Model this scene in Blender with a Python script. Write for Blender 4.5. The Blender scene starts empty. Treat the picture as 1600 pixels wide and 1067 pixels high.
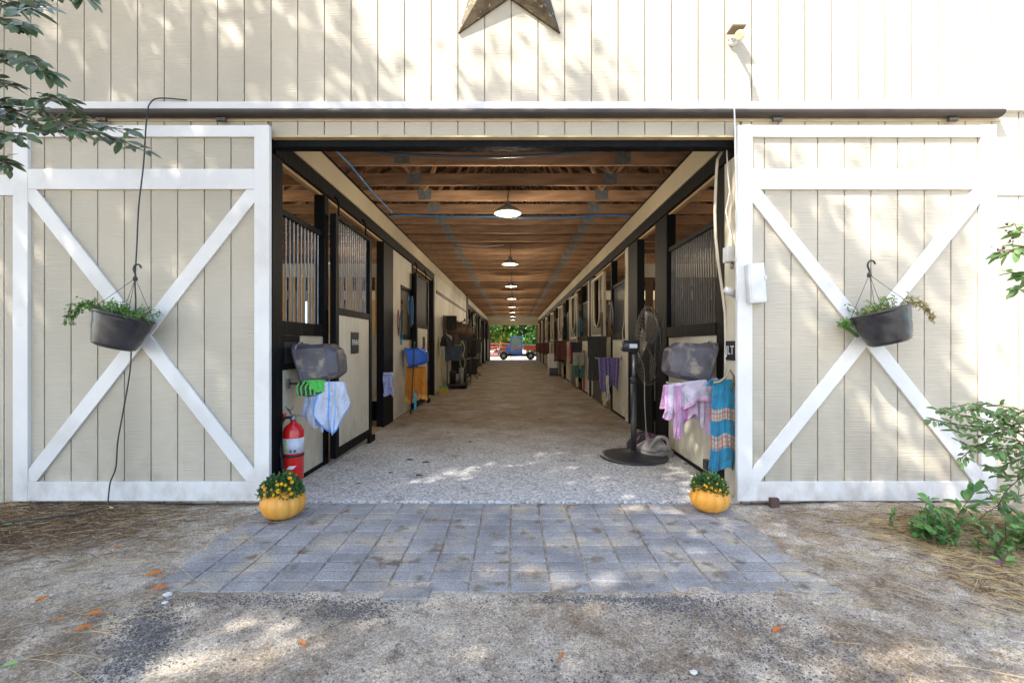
import bpy, math, random
from mathutils import Vector, Matrix, noise
R = math.radians
random.seed(7)
SC = bpy.context.scene
COL = SC.collection
# ---------------------------------------------------------------- camera, world, sun, exposure
CAMY, CAMZ, F = -3.485, 1.215, 711.0
cd = bpy.data.cameras.new('camera'); cam = bpy.data.objects.new('camera', cd); COL.objects.link(cam)
cam.location = (0, CAMY, CAMZ); cam.rotation_euler = (R(90), 0, 0)
cd.lens = 16.0; cd.sensor_width = 36.0; cd.shift_x = -3/1600; cd.shift_y = 3.5/1600
cd.clip_start = 0.05; cd.clip_end = 800
SC.camera = cam
SUN = Vector((1.1, 1.0, -1.75)).normalized()
w = bpy.data.worlds.new('World'); SC.world = w; w.use_nodes = True
nt = w.node_tree; bg = nt.nodes['Background']
sky = nt.nodes.new('ShaderNodeTexSky'); sky.sky_type = 'NISHITA'; sky.sun_disc = False
sky.sun_elevation = math.asin(-SUN.z); sky.sun_rotation = math.atan2(-SUN.x, -SUN.y)
sky.dust_density = 2.0; sky.altitude = 50
nt.links.new(sky.outputs[0], bg.inputs[0]); bg.inputs[1].default_value = 0.15
sl = bpy.data.lights.new('sun', 'SUN'); so = bpy.data.objects.new('sun', sl); COL.objects.link(so)
so.rotation_euler = SUN.to_track_quat('-Z', 'Y').to_euler(); so.location = (-8, -8, 14)
sl.energy = 2.9; sl.angle = R(0.55); sl.color = (1.0, 0.93, 0.82)
SC.view_settings.view_transform = 'Standard'; SC.view_settings.look = 'None'
SC.view_settings.exposure = 1.9; SC.view_settings.gamma = 1.0
SC.render.engine = 'CYCLES'
SC.cycles.max_bounces = 8; SC.cycles.diffuse_bounces = 5

# ---------------------------------------------------------------- materials
MATS = {}
def mat(name, c1, c2=None, scale=6, stretch=(1, 1, 1), rough=.65, bump=.15, bscale=None, bstretch=None, metal=0,
        island=0.0, detail=4, coat=0, contrast=(.35, .65), trans=0, emit=None, objrand=0.0, c3=None, scale3=1.3, con3=(.45, .7), spec=None, bdist=.02, splash=0, gritty=0):
    if name in MATS: return MATS[name]
    m = bpy.data.materials.new(name); m.use_nodes = True; n = m.node_tree.nodes; l = m.node_tree.links
    b = n['Principled BSDF']
    b.inputs['Roughness'].default_value = rough; b.inputs['Metallic'].default_value = metal
    if coat: b.inputs['Coat Weight'].default_value = coat
    if spec is not None: b.inputs['Specular IOR Level'].default_value = spec
    tc = n.new('ShaderNodeTexCoord')
    def nz(sc, st, det):
        mp = n.new('ShaderNodeMapping'); mp.inputs['Scale'].default_value = st
        l.new(tc.outputs['Object'], mp.inputs[0])
        t = n.new('ShaderNodeTexNoise'); t.inputs['Scale'].default_value = sc; t.inputs['Detail'].default_value = det
        l.new(mp.outputs[0], t.inputs['Vector']); return t.outputs['Fac']
    def ramp(fac, lo, hi):
        r = n.new('ShaderNodeMapRange'); r.inputs[1].default_value = lo; r.inputs[2].default_value = hi
        l.new(fac, r.inputs[0]); return r.outputs[0]
    def mixc(f, a, bb):
        x = n.new('ShaderNodeMix'); x.data_type = 'RGBA'
        if isinstance(f, float): x.inputs[0].default_value = f
        else: l.new(f, x.inputs[0])
        for s, v in ((6, a), (7, bb)):
            if isinstance(v, tuple): x.inputs[s].default_value = v + (1,)
            else: l.new(v, x.inputs[s])
        return x.outputs[2]
    c2 = c2 or tuple(v*.8 for v in c1)
    col = mixc(ramp(nz(scale, stretch, detail), *contrast), c1, c2)
    if c3: col = mixc(ramp(nz(scale3, (1, 1, 1), 5), *con3), col, c3)
    if gritty:
        v2 = n.new('ShaderNodeTexVoronoi'); v2.inputs['Scale'].default_value = gritty; l.new(tc.outputs['Object'], v2.inputs['Vector'])
        s2 = n.new('ShaderNodeSeparateColor'); l.new(v2.outputs['Color'], s2.inputs[0])
        q2 = n.new('ShaderNodeMapRange'); q2.inputs[3].default_value = .72; q2.inputs[4].default_value = 1.25; l.new(s2.outputs[0], q2.inputs[0])
        hs = n.new('ShaderNodeHueSaturation'); l.new(q2.outputs[0], hs.inputs['Value']); l.new(col, hs.inputs['Color']); col = hs.outputs[0]
        col = mixc(ramp(nz(7, (1, 1, 1), 9), .58, .68), col, (.17, .14, .11))
    if splash:       # mud thrown up from the ground
        sz = n.new('ShaderNodeSeparateXYZ'); l.new(tc.outputs['Object'], sz.inputs[0])
        hz = ramp(sz.outputs[2], splash, .0); nn = ramp(nz(9, (1, 1, .6), 9), .42, .66)
        mu = n.new('ShaderNodeMath'); mu.operation = 'MULTIPLY'; l.new(hz, mu.inputs[0]); l.new(nn, mu.inputs[1])
        mu2 = n.new('ShaderNodeMath'); mu2.operation = 'MULTIPLY'; l.new(mu.outputs[0], mu2.inputs[0]); mu2.inputs[1].default_value = .5
        col = mixc(mu2.outputs[0], col, (.26, .20, .14))
    if island or objrand:
        if island:
            g = n.new('ShaderNodeNewGeometry'); src = g.outputs['Random Per Island']; amt = island
        else:
            g = n.new('ShaderNodeObjectInfo'); src = g.outputs['Random']; amt = objrand
        r = n.new('ShaderNodeMapRange'); r.inputs[3].default_value = 1-amt; r.inputs[4].default_value = 1+amt
        l.new(src, r.inputs[0])
        h = n.new('ShaderNodeHueSaturation'); l.new(r.outputs[0], h.inputs['Value']); l.new(col, h.inputs['Color'])
        col = h.outputs[0]
    l.new(col, b.inputs['Base Color'])
    if bump:
        bp = n.new('ShaderNodeBump'); bp.inputs['Strength'].default_value = bump; bp.inputs['Distance'].default_value = bdist
        l.new(nz(bscale or scale*4, bstretch or stretch, 5), bp.inputs['Height']); l.new(bp.outputs[0], b.inputs['Normal'])
    if trans:
        out = n['Material Output']; tr = n.new('ShaderNodeBsdfTranslucent'); mx = n.new('ShaderNodeMixShader')
        l.new(col, tr.inputs[0]); mx.inputs[0].default_value = trans
        l.new(b.outputs[0], mx.inputs[1]); l.new(tr.outputs[0], mx.inputs[2]); l.new(mx.outputs[0], out.inputs[0])
    if emit:
        b.inputs['Emission Color'].default_value = emit[:3] + (1,); b.inputs['Emission Strength'].default_value = emit[3]
    MATS[name] = m; return m
SIDING = mat('siding paint', (.535, .49, .395), (.47, .43, .345), 1.6, (1, 1, .5), rough=.6, bump=.5, bscale=1.0, bstretch=(5, 5, 150), island=.035, c3=(.42, .385, .305), scale3=.9, con3=(.52, .72), bdist=.012, splash=.55)
WHITE = mat('white trim paint', (.76, .76, .74), (.68, .685, .68), 2.5, (1, 1, 1), rough=.5, bump=.12, bscale=30, c3=(.56, .55, .52), scale3=2.2, con3=(.55, .78), splash=.40)
BLACK = mat('black stain', (.003, .004, .0055), (.006, .007, .008), 7, (1, 1, .25), rough=.6, spec=.14, bump=.25, bscale=25, bstretch=(1, 1, .2))
CREAM = mat('cream stall panel paint', (.60, .57, .47), (.53, .50, .41), 1.5, rough=.6, bump=.1, bscale=40, c3=(.40, .34, .24), scale3=1.1, con3=(.5, .8), splash=.7)
BAND = mat('cream header paint', (.52, .45, .31), (.45, .38, .26), 1.5, rough=.65, bump=.15, bscale=30)
LUMBER = mat('pine lumber', (.39, .235, .135), (.24, .138, .078), 2.2, (1.2, 8, 9), rough=.75, bump=.3, bscale=4, bstretch=(1, 10, 12), objrand=.3, c3=(.20, .10, .05), scale3=2.1, con3=(.55, .75))
DECK = mat('roof deck boards', (.22, .13, .08), (.14, .085, .055), 3, (4, .6, 4), rough=.8, bump=.3, bscale=9, island=.25)
PLATE = mat('galvanised truss plate', (.30, .33, .34), (.22, .24, .25), 20, rough=.45, metal=.6, bump=.5, bscale=6, bstretch=(28, 1, .5))
TAN = mat('tan stall boards', (.62, .42, .19), (.50, .33, .14), 2, (5, 5, .7), rough=.7, bump=.2, island=.15)
BAR = mat('galvanised bars', (.26, .29, .32), (.18, .20, .22), 12, rough=.35, metal=.75, bump=.05)
DBAR = mat('dark bars', (.05, .053, .055), (.03, .032, .034), 12, rough=.4, metal=.4, bump=.05)
STEEL = mat('dull steel', (.35, .35, .34), rough=.4, metal=.8, bump=.05)
PLBLACK = mat('black plastic', (.022, .022, .026), (.04, .04, .045), 9, rough=.38, bump=.1, bscale=30)
SCUFF = mat('scuffed dark plastic', (.045, .042, .052), (.085, .08, .10), 7, rough=.42, bump=.12, bscale=18, c3=(.24, .21, .17), scale3=9, con3=(.55, .68))
PLWHITE = mat('white plastic', (.74, .75, .74), rough=.4, bump=.03)
RED = mat('red enamel', (.62, .012, .012), (.55, .01, .01), rough=.22, bump=.02, coat=.5)
RUBBER = mat('rubber', (.02, .02, .02), rough=.7, bump=.2, bscale=50)

# ---------------------------------------------------------------- mesh builder
class MB:
    def __init__(s): s.v = []; s.f = []; s.mi = []; s.uv = []; s.sm = []
    def add(s, vs, fs, mi=0, smooth=False, uvs=None):
        o = len(s.v); s.v += [tuple(v) for v in vs]
        for k, f in enumerate(fs):
            s.f.append(tuple(i+o for i in f)); s.mi.append(mi); s.sm.append(smooth)
            s.uv.append([uvs[i] for i in f] if uvs else [(0, 0)]*len(f))
        return s
    def box(s, x0, x1, y0, y1, z0, z1, mi=0, ch=0):
        if x0 > x1: x0, x1 = x1, x0
        if y0 > y1: y0, y1 = y1, y0
        if z0 > z1: z0, z1 = z1, z0
        if not ch:
            v = [(x, y, z) for x in (x0, x1) for y in (y0, y1) for z in (z0, z1)]
            return s.add(v, [(0, 1, 3, 2), (4, 6, 7, 5), (0, 4, 5, 1), (2, 3, 7, 6), (0, 2, 6, 4), (1, 5, 7, 3)], mi)
        c = ch
        bot = [(x0, y0), (x1, y0), (x1, y1), (x0, y1)]; top = [(x0+c, y0+c), (x1-c, y0+c), (x1-c, y1-c), (x0+c, y1-c)]
        v = [(a, b, z0) for a, b in bot] + [(a, b, z1-c) for a, b in bot] + [(a, b, z1) for a, b in top]
        f = [(3, 2, 1, 0), (8, 9, 10, 11)]
        for i in range(4):
            j = (i+1) % 4; f += [(i, j, 4+j, 4+i), (4+i, 4+j, 8+j, 8+i)]
        return s.add(v, f, mi)
    def beam(s, p, q, w, h, up=(0, 0, 1), mi=0):
        p = Vector(p); q = Vector(q); d = (q-p).normalized(); up = Vector(up)
        a = d.cross(up).normalized()*w/2; b = a.cross(d).normalized()*h/2
        v = [e+sa*a+sb*b for e in (p, q) for sa, sb in ((-1, -1), (1, -1), (1, 1), (-1, 1))]
        return s.add(v, [(3, 2, 1, 0), (4, 5, 6, 7), (0, 1, 5, 4), (1, 2, 6, 5), (2, 3, 7, 6), (3, 0, 4, 7)], mi)
    def tube(s, pts, r, n=8, mi=0, cap=True, closed=False):
        pts = [Vector(p) for p in pts]; N = len(pts); rr = r if isinstance(r, (list, tuple)) else [r]*N
        vs = []; prev = None
        for i, p in enumerate(pts):
            if closed: t = (pts[(i+1) % N]-pts[i-1])
            else: t = (pts[min(i+1, N-1)]-pts[max(i-1, 0)])
            if t.length < 1e-9: t = Vector((0, 0, 1))
            t.normalize()
            if prev is None:
                a = t.orthogonal().normalized()
            else:
                a = prev - t*prev.dot(t)
                a = a.normalized() if a.length > 1e-6 else t.orthogonal().normalized()
            prev = a; b = t.cross(a)
            for k in range(n):
                an = 2*math.pi*k/n; vs.append(p+(a*math.cos(an)+b*math.sin(an))*rr[i])
        fs = []
        for i in range(N if closed else N-1):
            j = (i+1) % N
            for k in range(n):
                fs.append((i*n+k, i*n+(k+1) % n, j*n+(k+1) % n, j*n+k))
        if cap and not closed: fs += [tuple(range(n))[::-1], tuple((N-1)*n+k for k in range(n))]
        return s.add(vs, fs, mi, True)
    def lathe(s, prof, c=(0, 0, 0), n=24, axis='z', mi=0, wob=None, rot=None, cap=True):
        vs = []
        for r, h in prof:
            for k in range(n):
                a = 2*math.pi*k/n; q = r*(wob(a, h) if wob else 1)
                p = Vector((q*math.cos(a), q*math.sin(a), h))
                if axis == 'x': p = Vector((h, p.x, p.y))
                if axis == 'y': p = Vector((p.x, h, p.y))
                if rot: p = rot @ p
                vs.append(p+Vector(c))
        fs = []
        for i in range(len(prof)-1):
            for k in range(n):
                fs.append((i*n+k, i*n+(k+1) % n, (i+1)*n+(k+1) % n, (i+1)*n+k))
        if cap and prof[0][0] > 1e-5: fs.append(tuple(range(n))[::-1])
        if cap and prof[-1][0] > 1e-5: fs.append(tuple((len(prof)-1)*n+k for k in range(n)))
        return s.add(vs, fs, mi, True)
    def prism(s, pts, y0, y1, mi=0, plane='xz'):
        n = len(pts)
        if plane == 'xz': v = [(a, y0, b) for a, b in pts]+[(a, y1, b) for a, b in pts]
        elif plane == 'yz': v = [(y0, a, b) for a, b in pts]+[(y1, a, b) for a, b in pts]
        else: v = [(a, b, y0) for a, b in pts]+[(a, b, y1) for a, b in pts]
        f = [tuple(range(n)), tuple(range(2*n-1, n-1, -1))]
        for i in range(n): j = (i+1) % n; f.append((i, n+i, n+j, j))
        return s.add(v, f, mi)
    def grid(s, fn, nu, nv, mi=0, smooth=True):
        vs = []; uv = []
        for i in range(nu+1):
            for j in range(nv+1):
                vs.append(fn(i/nu, j/nv)); uv.append((i/nu, j/nv))
        fs = [(i*(nv+1)+j, (i+1)*(nv+1)+j, (i+1)*(nv+1)+j+1, i*(nv+1)+j+1) for i in range(nu) for j in range(nv)]
        return s.add(vs, fs, mi, smooth, uv)
    def leaf(s, p, d, nrm, L, W, mi=0, fold=.25, droop=.15):
        p = Vector(p); d = Vector(d).normalized(); nrm = Vector(nrm); sd = d.cross(nrm)
        if sd.length < 1e-4: sd = d.orthogonal()
        sd.normalize(); u = sd.cross(d).normalized()
        m1 = p+d*L*.35-u*L*.02; m2 = p+d*L*.7-u*L*droop*.6; t = p+d*L-u*L*droop*1.3
        e = u*W*fold
        if L < .042:
            v = [p, m1, m2, t, m1+sd*W*.5+e, m2+sd*W*.38+e, m1-sd*W*.5+e, m2-sd*W*.38+e]
            return s.add(v, [(0, 4, 1), (0, 1, 6), (1, 4, 5, 2), (1, 2, 7, 6), (2, 5, 3), (2, 3, 7)], mi, True)
        prof = ((.12, .24), (.3, .44), (.5, .5), (.7, .43), (.87, .24)); v = [p]; N_ = len(prof)
        for q, w_ in prof:
            c = p+d*L*q-u*L*droop*1.3*q*q; ee = u*W*fold*w_*2*1.0
            v += [c+sd*W*w_+ee, c, c-sd*W*w_+ee]
        v.append(t); f = [(0, 1, 2), (0, 2, 3)]
        for k in range(N_-1):
            a = 1+3*k; b = a+3; f += [(a, b, b+1, a+1), (a+1, b+1, b+2, a+2)]
        a = 1+3*(N_-1); f += [(a, len(v)-1, a+1), (a+1, len(v)-1, a+2)]
        return s.add(v, f, mi, True)
    def build(s, name, mats, parent=None, origin=None, bevel=0, sub=0, solid=0):
        me = bpy.data.meshes.new(name)
        og = Vector(origin) if origin is not None else (parent['_o'] if parent is not None and '_o' in parent else Vector((0, 0, 0)))
        og = Vector(og)
        me.from_pydata([tuple(Vector(v)-og) for v in s.v], [], s.f)
        if not isinstance(mats, (list, tuple)): mats = [mats]
        for m in mats: me.materials.append(m)
        me.polygons.foreach_set('material_index', s.mi); me.polygons.foreach_set('use_smooth', s.sm)
        ul = me.uv_layers.new(name='UVMap'); flat = [c for f in s.uv for uv in f for c in uv]
        ul.data.foreach_set('uv', flat)
        me.update()
        o = bpy.data.objects.new(name, me); COL.objects.link(o)
        o['_o'] = tuple(og)
        if parent is not None: o.parent = parent
        else: o.location = og
        if bevel:
            b = o.modifiers.new('bevel', 'BEVEL'); b.width = bevel; b.segments = 2; b.limit_method = 'ANGLE'; b.angle_limit = R(40)
        if solid:
            b = o.modifiers.new('solid', 'SOLIDIFY'); b.thickness = solid; b.offset = 0
        if sub:
            b = o.modifiers.new('sub', 'SUBSURF'); b.levels = sub; b.render_levels = sub
        return o
def tag(o, label=None, cat=None, group=None, kind=None):
    if label: o['label'] = label
    if cat: o['category'] = cat
    if group: o['group'] = group
    if kind: o['kind'] = kind
    return o
def empty(name, loc, label=None, cat=None, group=None):
    o = bpy.data.objects.new(name, None); COL.objects.link(o); o.location = loc; o['_o'] = tuple(loc); o.empty_display_size = .1
    return tag(o, label, cat, group)
CH = {}
def kids(o): return [c for c in bpy.data.objects if c.parent == o]
def copy_tree(o, parent=None):
    c = o.copy(); COL.objects.link(c)
    if parent is not None: c.parent = parent
    for k in kids(o): copy_tree(k, c)
    return c
def P(px, py, d):
    return Vector(((px-803)*d/F, CAMY+d, CAMZ+(537-py)*d/F))
XL, XR = -1.87, 1.735
LEN = 29.4
def nz(x, y, z=0.0): return noise.noise(Vector((x, y, z)))
def rnd(a, b): return random.uniform(a, b)
def rvec():
    while True:
        v = Vector((rnd(-1, 1), rnd(-1, 1), rnd(-1, 1)))
        if .05 < v.length < 1: return v.normalized()
def text_mesh(body, name, size, m, loc, rot, parent, ext=.002, sx=1.0):
    c = bpy.data.curves.new(name, 'FONT'); c.body = body; c.size = size; c.extrude = ext; c.align_x = 'CENTER'; c.align_y = 'CENTER'
    t = bpy.data.objects.new(name+'_tmp', c)
    me = bpy.data.meshes.new_from_object(t); bpy.data.objects.remove(t); bpy.data.curves.remove(c)
    me.materials.clear(); me.materials.append(m)
    o = bpy.data.objects.new(name, me); COL.objects.link(o)
    o.parent = parent; o.location = Vector(loc)-Vector(parent['_o']); o.rotation_euler = rot; o.scale = (sx, 1, 1)
    return o

# ---------------------------------------------------------------- ground
def gheight(x, y):
    if y > -0.02 and abs(x) < 5.7 and y < LEN: return -.12
    h = .018*nz(x*.9, y*.9, 3)+.016*nz(x*3.1, y*3.1, 9)+.010*nz(x*9, y*9, 2)+.003*nz(x*31, y*31, 5)
    if -1.84 < x < 1.60 and y > -1.262:
        ed = min(x+1.84, 1.60-x, y+1.262)
        return -.0085+h*.12+max(0, 1-ed/.13)*max(0, .003+.016*nz(x*7, y*7, 21)+.008*nz(x*19, y*19, 3))
    e = max(0, min(1, (abs(x+.05)-1.8)/.5)); e2 = max(0, min(1, (-1.28-y)/.45)); e = max(e, e2 if y < -1.28 else 0)
    h = h*(.25+.75*e)
    if x > 1.7 and y < .1:                                      # sand banked up against the right door
        k = max(0, min(1, (x-1.75)/.9)); h += .055*k*max(0, 1-abs(y+.45)/1.0)
        h += .03*k*max(0, nz(x*2.2, y*2.2, 1))
    if x < -1.9: h += .012*max(0, nz(x*1.5, y*1.5, 11))
    return h*.8+.002
def axis(lo, hi, step, far, n=18):
    a = []; v = lo
    while v <= hi: a.append(v); v += step
    g = (far/ .3)**(1/n)
    out = [lo-.3*g**i for i in range(n, -1, -1)] + a + [hi+.3*g**i for i in range(0, n+1)]
    return out
xs = axis(-4.6, 4.6, .028, 160); ys = axis(-3.3, .05, .028, 160)
g = MB(); gv = []
for X in xs:
    for Y in ys:
        near = -6 < X < 6 and -5 < Y < .4
        gv.append((X, Y, gheight(X, Y) if near else (-.12 if (-6 < X < 6 and 0 <= Y <= LEN+.2) else -.01)))
ny = len(ys)
g.add(gv, [(i*ny+j, (i+1)*ny+j, (i+1)*ny+j+1, i*ny+j+1) for i in range(len(xs)-1) for j in range(ny-1)], 0, True)
def ground_mat():
    m = bpy.data.materials.new('sandy ground'); m.use_nodes = True; n = m.node_tree.nodes; l = m.node_tree.links; b = n['Principled BSDF']
    b.inputs['Roughness'].default_value = .9; b.inputs['Specular IOR Level'].default_value = .2
    tc = n.new('ShaderNodeTexCoord')
    def N(s, det=6, ro=.6, off=0):
        t = n.new('ShaderNodeTexNoise'); t.inputs['Scale'].default_value = s; t.inputs['Detail'].default_value = det; t.inputs['Roughness'].default_value = ro
        mp = n.new('ShaderNodeMapping'); mp.inputs['Location'].default_value = (off, off, off); l.new(tc.outputs['Object'], mp.inputs[0]); l.new(mp.outputs[0], t.inputs['Vector']); return t.outputs['Fac']
    def rp(f, lo, hi, a=0, bb=1):
        r = n.new('ShaderNodeMapRange'); r.inputs[1].default_value = lo; r.inputs[2].default_value = hi; r.inputs[3].default_value = a; r.inputs[4].default_value = bb; l.new(f, r.inputs[0]); return r.outputs[0]
    def mx(f, a, bb):
        x = n.new('ShaderNodeMix'); x.data_type = 'RGBA'; l.new(f, x.inputs[0])
        for s, v in ((6, a), (7, bb)):
            if isinstance(v, tuple): x.inputs[s].default_value = v+(1,)
            else: l.new(v, x.inputs[s])
        return x.outputs[2]
    c = mx(rp(N(1.5, 9, .75), .42, .60), (.56, .49, .395), (.30, .225, .15))
    c = mx(rp(N(3.4, 9, .8, 7), .50, .64), c, (.70, .63, .52))
    c = mx(rp(N(8, 9, .85, 3), .52, .66), c, (.17, .13, .095))
    v = n.new('ShaderNodeTexVoronoi'); v.inputs['Scale'].default_value = 95; l.new(tc.outputs['Object'], v.inputs['Vector'])
    speck = rp(v.outputs['Distance'], .10, .26, 1, 0)
    sep = n.new('ShaderNodeSeparateColor'); l.new(v.outputs['Color'], sep.inputs[0])
    dk = n.new('ShaderNodeMath'); dk.operation = 'MULTIPLY'; l.new(speck, dk.inputs[0]); l.new(rp(sep.outputs[0], .70, .74), dk.inputs[1])
    c = mx(dk.outputs[0], c, (.07, .068, .068))
    lt = n.new('ShaderNodeMath'); lt.operation = 'MULTIPLY'; l.new(speck, lt.inputs[0]); l.new(rp(sep.outputs[1], .86, .9), lt.inputs[1])
    c = mx(lt.outputs[0], c, (.58, .56, .52))
    c = mx(rp(N(110, 4, .7), .52, .72, 0, .7), c, (.09, .08, .07)); c = mx(rp(N(95, 4, .7, 9), .56, .72, 0, .6), c, (.52, .49, .44))
    def grit(sc, lo, hi, c):
        v2 = n.new('ShaderNodeTexVoronoi'); v2.inputs['Scale'].default_value = sc; l.new(tc.outputs['Object'], v2.inputs['Vector'])
        s2 = n.new('ShaderNodeSeparateColor'); l.new(v2.outputs['Color'], s2.inputs[0])
        hs = n.new('ShaderNodeHueSaturation'); l.new(rp(s2.outputs[0], 0, 1, lo, hi), hs.inputs['Value']); l.new(c, hs.inputs['Color']); return hs.outputs[0]
    c = grit(230, .75, 1.5, c); c = grit(105, .86, 1.28, c)
    l.new(c, b.inputs['Base Color'])
    bp = n.new('ShaderNodeBump'); bp.inputs['Strength'].default_value = 1.0; bp.inputs['Distance'].default_value = .02
    l.new(N(38, 9, .8), bp.inputs['Height']); l.new(bp.outputs[0], b.inputs['Normal'])
    return m
tag(g.build('ground', ground_mat()), 'sandy ground with gravel and dirt in front of the barn', kind='structure')

# ---------------------------------------------------------------- paver apron
PAVER = mat('concrete pavers', (.24, .24, .245), (.36, .355, .35), 4, rough=.85, bump=.45, bscale=60, island=.13, c3=(.42, .37, .29), scale3=3.6, con3=(.50, .66), detail=9, bdist=.006, gritty=170)
pv = MB(); cw, rh = .2045, .1035
for r in range(12):
    y1 = -.012-r*rh; y0 = y1-rh
    for c in range(-9, 9):
        x0 = -.02+c*cw+.006*nz(c*3.3, 1)+(.004*nz(c, r*2)); x1 = x0+cw
        if c == 8 and r in (1, 2, 3, 6): x1 -= .09
        if c == 8 and r in (4, 5): continue
        if c == -9 and r > 8 : x0 += .05
        gp = .0045+abs(nz(c*1.7, r*3.1))*.006
        t = .002*nz(c*5.1, r*4.3, 2)
        dy = .003*nz(c*2.1, r*7.7, 6)
        if r == 11 and c == -3: continue
        pv.box(x0+gp*.8, x1-gp*.8, y0+.005+dy*.7+.0015*random.random(), y1-.005+dy*.7-.0015*random.random(), -.05, t*1.5-.001, ch=.0045)
pv.box(-.02-3*cw-.0, -.02-2*cw+.02, -1.335, -1.225, -.05, .012, ch=.004)
tag(pv.build('paver_path', PAVER), 'grey paver apron before the barn opening', kind='structure')

# ---------------------------------------------------------------- aisle floor
def floor_mat():
    m = bpy.data.materials.new('shell concrete'); m.use_nodes = True; n = m.node_tree.nodes; l = m.node_tree.links; b = n['Principled BSDF']
    b.inputs['Roughness'].default_value = .8
    tc = n.new('ShaderNodeTexCoord')
    def N(s, det=6, ro=.6, st=(1, 1, 1)):
        mp = n.new('ShaderNodeMapping'); mp.inputs['Scale'].default_value = st; l.new(tc.outputs['Object'], mp.inputs[0])
        t = n.new('ShaderNodeTexNoise'); t.inputs['Scale'].default_value = s; t.inputs['Detail'].default_value = det; t.inputs['Roughness'].default_value = ro; l.new(mp.outputs[0], t.inputs['Vector']); return t.outputs['Fac']
    def rp(f, lo, hi, a=0, bb=1):
        r = n.new('ShaderNodeMapRange'); r.inputs[1].default_value = lo; r.inputs[2].default_value = hi; r.inputs[3].default_value = a; r.inputs[4].default_value = bb; l.new(f, r.inputs[0]); return r.outputs[0]
    def mx(f, a, bb):
        x = n.new('ShaderNodeMix'); x.data_type = 'RGBA'; l.new(f, x.inputs[0])
        for s, v in ((6, a), (7, bb)):
            if isinstance(v, tuple): x.inputs[s].default_value = v+(1,)
            else: l.new(v, x.inputs[s])
        return x.outputs[2]
    v = n.new('ShaderNodeTexVoronoi'); v.inputs['Scale'].default_value = 55; l.new(tc.outputs['Object'], v.inputs['Vector'])
    sep = n.new('ShaderNodeSeparateColor'); l.new(v.outputs['Color'], sep.inputs[0])
    c = mx(rp(sep.outputs[0], .1, .9), (.40, .41, .42), (.72, .72, .70))
    c = mx(rp(v.outputs['Distance'], .55, .85), c, (.24, .235, .22))
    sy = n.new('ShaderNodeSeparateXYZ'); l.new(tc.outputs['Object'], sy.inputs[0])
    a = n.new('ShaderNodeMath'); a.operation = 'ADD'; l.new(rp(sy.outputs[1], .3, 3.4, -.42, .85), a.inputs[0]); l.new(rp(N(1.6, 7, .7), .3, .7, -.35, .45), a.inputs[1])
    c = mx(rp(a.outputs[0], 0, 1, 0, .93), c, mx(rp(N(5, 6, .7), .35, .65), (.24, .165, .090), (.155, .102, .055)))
    c = mx(rp(N(2.6, 9, .8), .55, .68, 0, .8), c, (.12, .085, .055))
    l.new(c, b.inputs['Base Color'])
    bp = n.new('ShaderNodeBump'); bp.inputs['Strength'].default_value = .5; bp.inputs['Distance'].default_value = .01
    l.new(N(70, 5, .7), bp.inputs['Height']); l.new(bp.outputs[0], b.inputs['Normal'])
    return m
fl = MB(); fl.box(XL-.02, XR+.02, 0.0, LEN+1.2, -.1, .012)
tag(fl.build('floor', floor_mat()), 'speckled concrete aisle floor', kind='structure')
DIRT = mat('stall bedding', (.30, .20, .11), (.42, .30, .17), 9, rough=.95, bump=.6, bscale=60)
sf = MB(); sf.box(-5.5, XL-.03, .05, LEN-.05, -.1, .02); sf.box(XR+.03, 5.4, .05, LEN-.05, -.1, .02)
tag(sf.build('stall_ground', DIRT), 'shavings bedding in the stalls', kind='structure')

# ---------------------------------------------------------------- barn
barn = empty('horse_barn', (0, 0, 0), 'cream horse barn with white trimmed sliding doors open onto a long stall aisle', 'barn')
RIDGE, EAVE, HW = 6.3, 3.55, 5.62
def roofz(x): return RIDGE-(RIDGE-EAVE)*abs(x)/HW
sd = MB(); GW = .2035; gap = .0045
def siding(mb, xa, xb, za, zb, off=0.0, y=0.0, thick=.016, gw=GW):
    """vertical grooved boards facing -y, zb may be a function of x"""
    k0 = math.floor((xa-off)/gw); x = off+k0*gw
    while x < xb:
        a = max(x+gap, xa); b = min(x+gw-gap, xb)
        if b-a > .004:
            if callable(zb):
                za_, zb_ = zb(a), zb(b)
                mb.prism([(a, za), (b, za), (b, zb_), (a, za_)], y-thick, y)
            else: mb.box(a, b, y-thick, y, za, zb)
        x += gw
siding(sd, -HW, HW, 3.047, roofz, off=-.02)
siding(sd, -1.86, 1.72, 2.805, 2.93, off=-.02)
siding(sd, -HW, -1.88, 0.0, 2.34, off=-.02); siding(sd, -HW, -1.88, 2.50, 3.0, off=-.02)
siding(sd, 1.74, HW, 0.0, 2.34, off=-.02); siding(sd, 1.74, HW, 2.50, 3.0, off=-.02)
sd.build('front_wall', SIDING, barn)
bk = MB()
bk.prism([(-HW, 3.0), (HW, 3.0), (HW, EAVE), (0, RIDGE), (-HW, EAVE)], .0, .03)
bk.box(-1.85, 1.72, .0, .03, 2.81, 3.0); bk.box(-HW, -1.872, 0.0, .03, 0, 3.0); bk.box(1.737, HW, 0.0, .03, 0, 3.0)
bk.build('wall_backing', SIDING, barn)
tr = MB()
tr.box(-HW, HW, -.045, -.0005, 2.982, 3.045)                                       # long white board over the doors
tr.build('trim_board', WHITE, barn, bevel=.003)
hb = MB(); hb.box(-3.6, 3.7, -.028, -.0165, 2.905, 2.98)
hb.build('track_board', mat('warm cream board', (.60, .50, .33), (.52, .43, .28), rough=.6), barn)
for a_, b_ in ((-HW, -1.9), (1.76, HW)):
    b2 = MB(); b2.box(a_, b_, -.024, .0, 2.342, 2.498); b2.build('trim_band', WHITE, barn)
b3 = MB(); b3.box(-1.855, 1.72, -.022, .10, 2.786, 2.803)
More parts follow.
